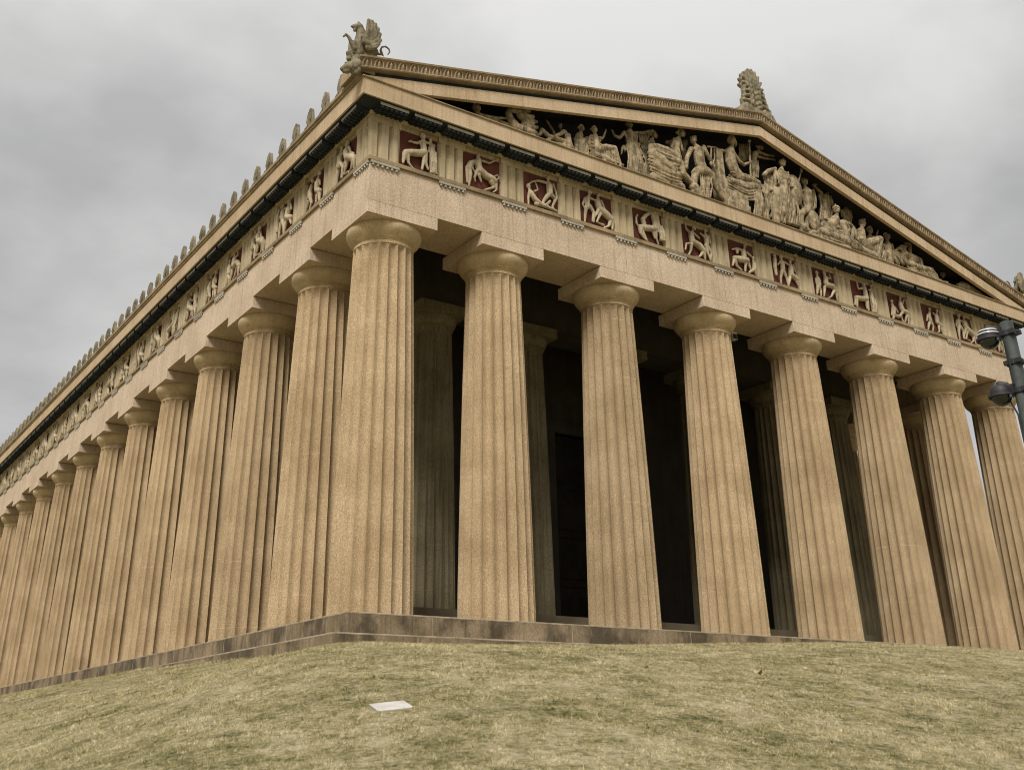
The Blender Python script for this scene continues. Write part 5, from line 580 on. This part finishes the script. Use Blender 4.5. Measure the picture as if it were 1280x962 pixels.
# gable top ornament: palmette over acanthus scrolls
b = MB(); zb = zs_(XM)
b.prism([(-1.0, -.28), (1.0, -.28), (.78, .16), (-.78, .16)], lambda p, q, t: (XM + p, t, zb + q), -1.72, -1.22)
b.prism([(-.62, .1), (.62, .1), (.45, .9), (.42, 1.5), (.2, 1.95), (-.2, 1.95), (-.42, 1.5), (-.45, .9)], lambda p, q, t: (XM + p, t, zb + q), -1.52, -1.34)
for k in range(-4, 5):
    a = k * .36
    for yy in (-1.55, -1.32): b.tube([(XM + .04 * k, yy, zb + .95, .06), (XM + .3 * math.sin(a), yy - .05, zb + 1.1 + .42 * math.cos(a), .085), (XM + .50 * math.sin(a), yy - .02, zb + 1.15 + .80 * math.cos(a), .075)], 8)
for s_ in (-1, 1):
    for j, (zz, wd) in enumerate(((.2, .75), (.42, .62), (.66, .55), (.88, .5))):
        b.tube([(XM + s_ * .1, -1.55, zb + zz - .1, .08), (XM + s_ * wd * .6, -1.6, zb + zz + .05, .09), (XM + s_ * wd, -1.58, zb + zz + .02, .08), (XM + s_ * wd * 1.02, -1.58, zb + zz + .18, .07), (XM + s_ * wd * .8, -1.6, zb + zz + .22, .06)], 8)
        b.tube([(XM + s_ * .05, -1.58, zb + zz, .07), (XM + s_ * .25, -1.66, zb + zz + .16, .07), (XM + s_ * .2, -1.7, zb + zz + .26, .05)], 8)
aname = carve(b, .028, 'finial').name
res = fuse_all()
# statues on the ledge of the gable
for st, raw, subs in todo:
    me_ = res[raw]; me_.name = st[0]; o = put(st[0], me_); tag(o, st[1], st[2], 'sculptures in the gable')
    vs = [v.co for v in me_.vertices]; 
    for n, q in subs: res[q].name = n; put(n, res[q], o)
# metopes with reliefs
FLANK = [3, 11, 7, 3, 8, 11, 5, 9, 3, 7, 10, 4, 11, 8]
for r_ in rel: res[r_].name = 'relief'
for k in range(NF - 1):
    put('relief', res[rel[REL_USE[k]]], put('metope', metm, T, ((TX[k] + TX[k + 1]) / 2, 0, 0)))
for k in range(NS - 1):
    put('relief', res[rel[FLANK[k % len(FLANK)]]], put('metope', metmy, T, (0, (TY[k] + TY[k + 1]) / 2, 0), -math.pi / 2))
# roof ornaments
lion = res[lname]; lion.name = 'lion_head'; put('lion_head', lion, T)
b = MB(); b.box(-1.80, -1.3, -1.60, -.62, 13.935, 14.25); b.build('gutter_return', 'sima', T)
ap = put('palmette_finial', res[aname]); ap.data.name = 'palmette_finial'; tag(ap, 'tall carved palmette finial on the peak of the gable', 'finial')
for n_, k_ in ((gname, 'griffin_statue'), (gwname, 'wing'), (gvname, 'wing'), (gtname, 'tail')): res[n_].name = k_
for s_ in (0, 1):
    g = empty('griffin_statue', (-1.35, -1.4, 14.3) if s_ == 0 else (X1 + 1.35, -1.4, 14.3))
    if s_: g.scale = (-1, 1, 1)
    tag(g, 'stone griffin with raised forepaw on the near left corner of the gable' if s_ == 0 else 'stone griffin on the far right corner of the gable, only wing tip and tail showing', 'griffin statue', 'griffins on the gable corners')
    for n_, k_ in ((gname, 'body'), (gwname, 'wing'), (gvname, 'wing'), (gtname, 'tail')): put(k_, res[n_], g, (1.35, 1.4, -14.3))
    b = MB(); b.box(-.38, .3, -.26, .5, -.12, .06); b.build('plinth', 'sima', g)

# ------------------------------------------------------------------ floodlight pair under the architrave
fl = tag(empty('floodlight', (13.9, .35, Z_AR)), 'small pale floodlight hanging under the beam beside the fourth column', 'floodlight')
b = MB(); b.box(-.02, .02, -.02, .02, -.28, 0); b.box(-.16, .02, -.02, .02, -.29, -.26); b.build('bracket', 'black', fl)
b = MB(); b.box(-.09, .13, -.08, .1, -.56, -.29); b.build('lamp_body', 'shell', fl); MB().box(-.07, .11, -.09, -.081, -.54, -.36).build('lens', 'glass', fl)
b = MB(); b.box(-.50, -.44, -.04, .04, -.5, 0); b.build('cable_box', 'shell', fl)

# ------------------------------------------------------------------ pole with dome cameras
PX, PY = (1.291, -15.953)
gzp = float(lawn_z(PX, PY)); PT = 2.499
pl = tag(empty('camera_pole', (PX, PY, gzp - .05)), 'green grey steel pole with clamps carrying dome cameras at the right edge', 'pole')
b = MB(); h = PT - gzp + .05; b.rev([(.105, 0), (.105, .3), (.096, .32), (.088, h - .02), (.08, h)], 0, 0, 24); b.build('shaft', 'pole', pl, smooth=40)
b = MB(); b.rev([(.2, 0), (.2, .07), (.14, .1)], 0, 0, 20); b.build('base_flange', 'pole', pl)
view = np.array((PX, PY)) - CAM[:2]; view /= np.linalg.norm(view); left = np.array((-view[1], view[0]))
def clamp(dz):
    b = MB(); z = h - dz; b.rev([(.086, z - .04), (.108, z - .035), (.108, z + .035), (.086, z + .04)], 0, 0, 20)
    for a in (.6, 2.4, 3.9, 5.4): b.box(.1 * math.cos(a) - .025, .1 * math.cos(a) + .025, .1 * math.sin(a) + .0 - .06, .1 * math.sin(a) + .04, z - .03, z + .03)
    b.build('clamp', 'black', pl)
for dz in [0.167, 0.581, 0.974]: clamp(dz)
def dome(dz, label, shell):
    k = empty('dome_camera', (PX, PY, PT - dz)); tag(k, label, 'security camera', 'dome cameras on the pole')
    l3 = lambda d_, z, s=0: (left[0] * d_ - view[0] * s, left[1] * d_ - view[1] * s, z)
    b = MB(); b.tube([(*l3(.10, .0), .035), (*l3(.16, .09), .035), (*l3(.25, .11), .04)], 10); b.box(*sorted((left[0] * .1 - .04, left[0] * .1 + .04)), *sorted((left[1] * .1 - .04, left[1] * .1 + .04)), -.08, .08); b.build('bracket', 'black', k, smooth=40)
    c = np.array(l3(.25, -.03)); 
    b = MB(); b.rev([(.03, .125), (.09, .118), (.12, .09), (.134, .04), (.138, 0), (.134, -.02), (.125, -.02)], 0, 0, 28, cap=False); o = b.build('housing', 'black', k, tuple(c), 40)
    if shell:
        for r_, z_ in ((.117, .088), (.136, .04)): b = MB(); b.rev([(r_ - .03, z_ + .012), (r_ + .006, z_ + .010), (r_ + .010, z_ - .006), (r_ - .02, z_ - .008)], 0, 0, 28, cap=False); b.build('highlight_band', 'shell', o)  # pale rings stand in for white arc highlights on the black housing
    b = MB(); b.rev([(.158, -.008), (.166, -.012), (.166, -.045), (.158, -.05), (.135, -.03)], 0, 0, 28, cap=False); b.build('rim', 'black', k, tuple(c), 40)
    b = MB(); b.rev([(.135, -.03)] + [(.135 * math.cos(a), -.03 - .14 * math.sin(a)) for a in [math.pi / 2 * q / 8 for q in range(1, 9)]], 0, 0, 28); b.build('dome', 'glass', k, tuple(c), 60)
    b = MB(); b.ell((0, 0, 0), .022, .022, .03); b.build('sensor', 'pole', k, l3(.14, -.10, .10))
dome(0.147, 'upper dome camera with pale highlight bands over its black glossy dome, near the pole top', True)
dome(0.953, 'lower dome camera with an all black housing, below the pole clamp', False)
b = MB(); cxs = [(left[0] * .06 - view[0] * .1, left[1] * .06 - view[1] * .1)]
b.tube([(*(cxs[0]), h - .9, .012), (cxs[0][0], cxs[0][1], h - .5, .012), (cxs[0][0] * 1.15, cxs[0][1] * 1.15, h - .3, .012), (left[0] * .16, left[1] * .16, h - .16, .012)], 7)
b.tube([(left[0] * .1 - view[0] * .06, left[1] * .1 - view[1] * .06, h - 2.2, .012), (left[0] * .1 - view[0] * .06, left[1] * .1 - view[1] * .06, h - 1.3, .012), (left[0] * .2, left[1] * .2, h - .95, .012)], 7)
b.build('cable', 'black', pl)
k = empty('bracket_lamp', (PX, PY, PT - 0.581)); tag(k, 'black bracket fitting reaching right from the middle clamp of the pole', 'bracket')
b = MB(); b.tube([(-left[0] * .1, -left[1] * .1, 0, .03), (-left[0] * .34, -left[1] * .34, .02, .03)], 10); b.build('arm', 'black', k)
b = MB(); b.tube([(-left[0] * .34, -left[1] * .34, -.18, .07), (-left[0] * .34, -left[1] * .34, .04, .07)], 14); b.build('fitting', 'black', k)

# ------------------------------------------------------------------ slab in the lawn, litter
sx, sy = (-5.82, -11.788)
def ground_frame(x, y):
    n = Vector((-(lawn_z(x + .3, y) - lawn_z(x - .3, y)) / .6, -(lawn_z(x, y + .3) - lawn_z(x, y - .3)) / .6, 1)).normalized(); return n
sl = empty('concrete_slab', (sx, sy, float(lawn_z(sx, sy)) + .022)); nrm = ground_frame(sx, sy)
sl.rotation_euler = (nrm.to_track_quat('Z', 'Y') @ Matrix.Rotation(0.45, 3, 'Z').to_quaternion()).to_euler()
tag(sl, 'pale square concrete slab lying flat in the lawn', 'slab')
b = MB(); hs = .205; b.prism([(-hs, -hs + .01), (-hs + .01, -hs), (hs - .03, -hs), (hs, -hs + .03), (hs, hs - .01), (hs - .01, hs), (-hs + .02, hs), (-hs, hs - .02)], lambda p, q, t: (p, q, t), -.08, -.012); b.build('slab', 'slab', sl)
b = MB(); b.prism([(-hs - .05, -hs - .02), (hs + .02, -hs - .02), (hs + .03, hs + .07), (-hs - .06, hs + .05)], lambda p, q, t: (p, q, t), -.1, -.026); b.build('soil_edge', 'soil', sl)
def leaf(x, y, s, rz, label):
    b = MB(); v = []
    for i, t in enumerate(np.linspace(0, 1, 7)):
        wv = s * .32 * math.sin(math.pi * t) ** .8 + .002; cz = .25 * s * math.sin(math.pi * t) 
        v += [(s * (t - .5), -wv, .04 + cz + .3 * wv), (s * (t - .5), 0, .04 + cz), (s * (t - .5), wv, .04 + cz + .5 * wv)]
    f = []
    for i in range(6):
        for j in range(2): a = i * 3 + j; f.append((a, a + 1, a + 4, a + 3))
    k = len(v); v2 = v + [(p[0], p[1], p[2] - .004) for p in v]; f2 = f + [tuple(q + k for q in g[::-1]) for g in f]
    b.add(v2, f2); b.tube([(s * .5, 0, .05, .004), (s * .75, .02, .03, .003)], 5)
    o = b.build('fallen_leaf', 'leaf', None, (x, y, float(lawn_z(x, y)) + .02)); o.rotation_euler = (0, 0, rz); tag(o, label, 'leaf')
leaf(0.905, -11.125, 0.20, 0.4, 'larger curled dry leaf on the open lawn, below the middle columns')
leaf(-0.887, -10.625, 0.10, 2.0, 'small dry leaf on the lawn, left of the larger one')

# ------------------------------------------------------------------ grass blades
nt_, per = 75000, 7
az = R(-2) + rng.random(nt_) * R(70); dd = 8.6 * np.exp(rng.random(nt_) * math.log(52 / 8.6))
tx_ = CAM[0] + dd * np.sin(az); ty_ = CAM[1] + dd * np.cos(az); tsz = .5 + rng.random(nt_) ** 2 * 1.1
spread = (.022 * np.maximum(1, dd / 12))[:, None] * rng.standard_normal((nt_, per))
bx = (tx_[:, None] + spread).ravel(); by = (ty_[:, None] + (.022 * np.maximum(1, dd / 12))[:, None] * rng.standard_normal((nt_, per))).ravel()
dd = np.repeat(dd, per); tsz = np.repeat(tsz, per)
ne = 9000; tt = rng.random(ne); fr_ = rng.random(ne) < .6; jj = rng.random(ne) ** 2 * .25           # ragged tufts where the turf meets the steps
ex = np.where(fr_, -1.8 + tt * 31, 0); ey = np.where(fr_, 0, -1.8 + tt * 44)
ez = lawn_z(np.where(fr_, ex, -1.8), np.where(fr_, -1.8, ey)); eo = np.where(ez > -.52, 1.21, 1.77) + jj; ex = np.where(fr_, ex, -eo); ey = np.where(fr_, -eo, ey)
bx = np.concatenate([bx, ex]); by = np.concatenate([by, ey]); dd = np.concatenate([dd, np.hypot(ex - CAM[0], ey - CAM[1])]); tsz = np.concatenate([tsz, 1.2 + 1.3 * rng.random(ne)])
cc_ = np.where(lawn_z(bx, by) > -.52, 1.2, 1.76); keep = ~((bx > -cc_) & (by > -cc_)); keep &= ~(np.hypot(bx - sx, by - sy) < .25)
bx, by, dd, tsz = bx[keep], by[keep], dd[keep], tsz[keep]; nb = len(bx); bz = lawn_z(bx, by)
clump = .5 + .5 * np.sin(bx * 2.1 + 2 * np.sin(by * 1.7)) * np.sin(by * 2.6 + 1.5 * np.sin(bx * 1.3))
hh = (.015 + .028 * rng.random(nb)) * (.7 + .5 * clump) * tsz; ww = .003 * np.maximum(1, dd / 11) * (.7 + .8 * rng.random(nb))
th = rng.random(nb) * 2 * np.pi; ln = .5 + 1.1 * rng.random(nb); la = rng.random(nb) * 2 * np.pi
p0 = np.stack([bx - ww * np.cos(th), by - ww * np.sin(th), bz - .004], 1); p1 = np.stack([bx + ww * np.cos(th), by + ww * np.sin(th), bz - .004], 1)
p2 = np.stack([bx + hh * ln * np.cos(la), by + hh * ln * np.sin(la), bz + hh], 1)
vv = np.stack([p0, p1, p2], 1).reshape(-1, 3).astype(np.float32)
me = bpy.data.meshes.new('grass'); me.vertices.add(3 * nb); me.vertices.foreach_set('co', vv.ravel()); me.loops.add(3 * nb); me.loops.foreach_set('vertex_index', np.arange(3 * nb, dtype=np.int32))
me.polygons.add(nb); me.polygons.foreach_set('loop_start', np.arange(0, 3 * nb, 3, dtype=np.int32)); me.polygons.foreach_set('loop_total', np.full(nb, 3, dtype=np.int32)); me.update(); me.validate()
me.materials.append(M['grass blades'])
tag(put('grass', me), 'short patchy grass blades covering the slope', 'grass', kind='stuff')
